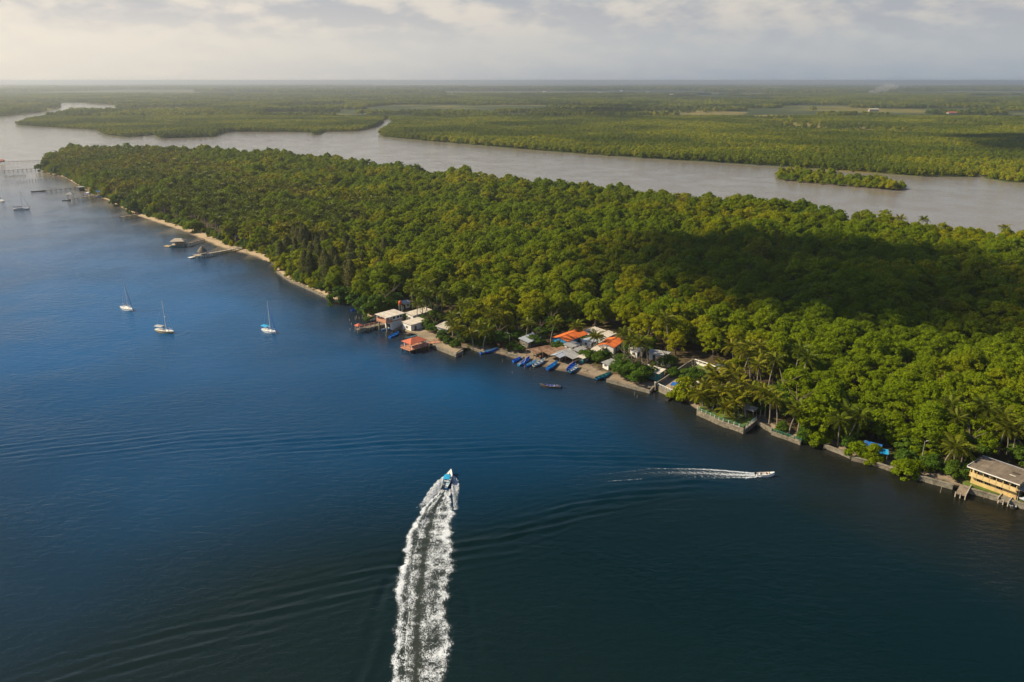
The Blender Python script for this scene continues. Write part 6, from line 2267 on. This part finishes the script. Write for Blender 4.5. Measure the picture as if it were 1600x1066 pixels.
PALMS = [  # zone label, [(px, py of the base, height)]
    ('coconut palm among the white waterfront houses', 'palms by the white houses', [(652, 507, 9), (660, 500, 11), (668, 497, 11), (676, 492, 10), (683, 489, 10), (690, 493, 11), (700, 525, 8), (707, 535, 7), (714, 538, 7), (655, 490, 10), (645, 483, 10), (662, 484, 12), (725, 510, 10), (737, 515, 10), (745, 525, 8)]),
    ('coconut palm left of the village beach', 'palms left of the village', [(755, 545, 8), (748, 540, 8), (740, 545, 7), (765, 530, 11), (757, 520, 10), (772, 520, 10), (790, 528, 9)]),
    ('coconut palm rising between the village roofs', 'palms in the village', [(860, 541, 10), (892, 530, 5), (822, 536, 8), (990, 558, 8), (926, 543, 5), (975, 560, 9), (982, 565, 8), (1003, 575, 9.5), (1012, 570, 9)]),
    ('coconut palm leaning over the white balustrade terrace', 'palms on the balustrade terrace', [(1098, 637, 5.6), (1105, 640, 5.9), (1112, 645, 5.6), (1120, 640, 6.3), (1107, 625, 7.7), (1115, 620, 7.7), (1125, 627, 7.0), (1095, 628, 6.3), (1132, 652, 4.2), (1140, 640, 6.3), (1150, 645, 6.6), (1155, 655, 5.6), (1165, 655, 6.3), (1170, 640, 7.0), (1160, 630, 7.0), (1148, 622, 7.0), (1135, 612, 7.0), (1128, 602, 7.0)]),
    ('coconut palm behind the slate-blue cottage', 'palms behind the cottages', [(1150, 590, 10), (1160, 595, 11), (1172, 600, 11), (1182, 605, 11), (1165, 585, 10), (1145, 580, 10), (1190, 618, 11), (1178, 592, 12), (1200, 610, 11), (1240, 600, 12), (1250, 610, 11)]),
    ('coconut palm with bare trunk on the low shaded wall', 'palms on the shaded wall', [(1202, 660, 9), (1214, 666, 8.5), (1233, 676, 8), (1195, 652, 9), (1246, 678, 8), (1188, 650, 8)]),
    ('coconut palm in the deep shade left of the blue shed', 'palms left of the blue shed', [(1309, 693, 8), (1323, 697, 9), (1337, 697, 8.5), (1315, 685, 9), (1300, 688, 8)]),
    ('coconut palm beside the yellow house', 'palms beside the yellow house', [(1472, 735, 8), (1498, 742, 7), (1490, 733, 7), (1480, 700, 10), (1492, 690, 11), (1530, 690, 10), (1515, 685, 11), (1560, 705, 9), (1573, 712, 9), (1580, 716, 9), (1550, 698, 10)])]
k = 0
for lb, gp, ls in PALMS:
    for px, py, H in ls:
        p = on(px, py)
        palm(lb, p, H, True, gp, k)
        k += 1

# ------------------------------------------------------------------ air, cloud and smoke
hm, t, o = mat_new('pale_haze')
pv = t.add('ShaderNodeVolumePrincipled', {'Color': (0.90, 0.95, 1.0, 1), 'Density': 0.0001, 'Anisotropy': 0.6})
t.link(pv.outputs[0], o.inputs['Volume'])
hz = MB().box((0, 40000, 51.5), (200000, 110000, 107)).build('haze', hm)
tag(hz, 'pale haze lying over the estuary and the far plain', None, kind='stuff')


def cloud(label, outline_px, z, n, rad, seed):
    """a cumulus whose shadow falls where the outline is"""
    r_ = random.Random(seed)
    poly = np.array([G(p[0], p[1], 8.0)[:2] for p in outline_px])
    lo, hi = poly.min(0), poly.max(0)
    off = SUNV * ((z - 8.0) / SUNV.z)
    bm_ = bmesh.new()
    k = 0
    while k < n:
        q = np.array([[r_.uniform(lo[0], hi[0]), r_.uniform(lo[1], hi[1])]])
        s_ = sdist(q, poly)[0]
        if s_ < rad * 0.25:
            continue
        rr = min(rad * r_.uniform(0.6, 1.3), s_ + rad * 0.35)
        mt = Matrix.Translation((q[0][0] + off.x, q[0][1] + off.y, z + r_.uniform(0, rr * 0.8))) @ Matrix.Diagonal((rr, rr, rr * 0.62, 1))
        bmesh.ops.create_icosphere(bm_, subdivisions=3, radius=1.0, matrix=mt)
        k += 1
    for v in bm_.verts:
        c_ = v.co
        d = math.sin(c_.x * 0.21 + 1.3 * math.sin(c_.y * 0.17)) * math.sin(c_.y * 0.19 + c_.z * 0.2) + 0.5 * math.sin(c_.x * 0.55 + c_.z * 0.4) * math.sin(c_.y * 0.47)
        v.co += v.normal * d * rad * 0.12
    me = bpy.data.meshes.new('cumulus_cloud')
    bm_.to_mesh(me)
    bm_.free()
    me.materials.append(M['cloud'])
    me.shade_smooth()
    return tag(link('cumulus_cloud', me), label, 'cloud')


cm, t, o = mat_new('cloud_mist')
df = t.add('ShaderNodeBsdfDiffuse', {'Color': (0.9, 0.9, 0.9, 1)})
tr = t.add('ShaderNodeBsdfTranslucent', {'Color': (0.9, 0.9, 0.9, 1)})
tp = t.add('ShaderNodeBsdfTransparent')
mx = t.add('ShaderNodeMixShader', {0: 0.45, 1: df.outputs[0], 2: tr.outputs[0]})
mx = t.add('ShaderNodeMixShader', {0: 0.82, 1: mx.outputs[0], 2: tp.outputs[0]})
t.link(mx.outputs[0], o.inputs[0])
M['cloud'] = cm
cloud('low cumulus cloud above the island that shades the dark band of forest',
      [(900, 415), (960, 452), (1040, 466), (1150, 480), (1290, 505), (1400, 530), (1600, 548), (1800, 570), (1850, 470), (1600, 425), (1420, 395), (1200, 372), (1020, 372), (930, 388)],
      1050, 90, 26, 5)
cloud('small cumulus cloud shading the far woodland in the centre', [(820, 172), (900, 162), (1010, 166), (1000, 182), (880, 184)], 1100, 36, 90, 6)
cloud('cumulus cloud shading the mainland mangrove at the right edge', [(1470, 212), (1560, 203), (1700, 214), (1700, 240), (1540, 236)], 1000, 40, 55, 8)
cloud('cumulus cloud shading the darker strip of far forest toward the horizon', [(700, 146), (1000, 141), (1250, 148), (1100, 156), (850, 155)], 1900, 40, 190, 9)

sm, t, o = mat_new('thin_smoke')
pv = t.add('ShaderNodeVolumePrincipled', {'Color': (0.95, 0.95, 0.95, 1), 'Density': 0.012, 'Anisotropy': 0.2})
t.link(pv.outputs[0], o.inputs['Volume'])
bm_ = bmesh.new()
for i in range(9):
    k = i / 8
    p = G(1358 + 34 * k + 6 * math.sin(i * 2.1), 149.5 - 0 * k, 0)
    bmesh.ops.create_icosphere(bm_, subdivisions=2, radius=1.0, matrix=Matrix.Translation((p.x, p.y, 8 + 55 * k ** 0.8)) @ Matrix.Diagonal((16 + 34 * k, 16 + 20 * k, 10 + 12 * k, 1)))
me = bpy.data.meshes.new('smoke')
bm_.to_mesh(me)
bm_.free()
me.materials.append(sm)
tag(link('smoke', me), 'thin white smoke plume drifting over the far plain', None, kind='stuff')
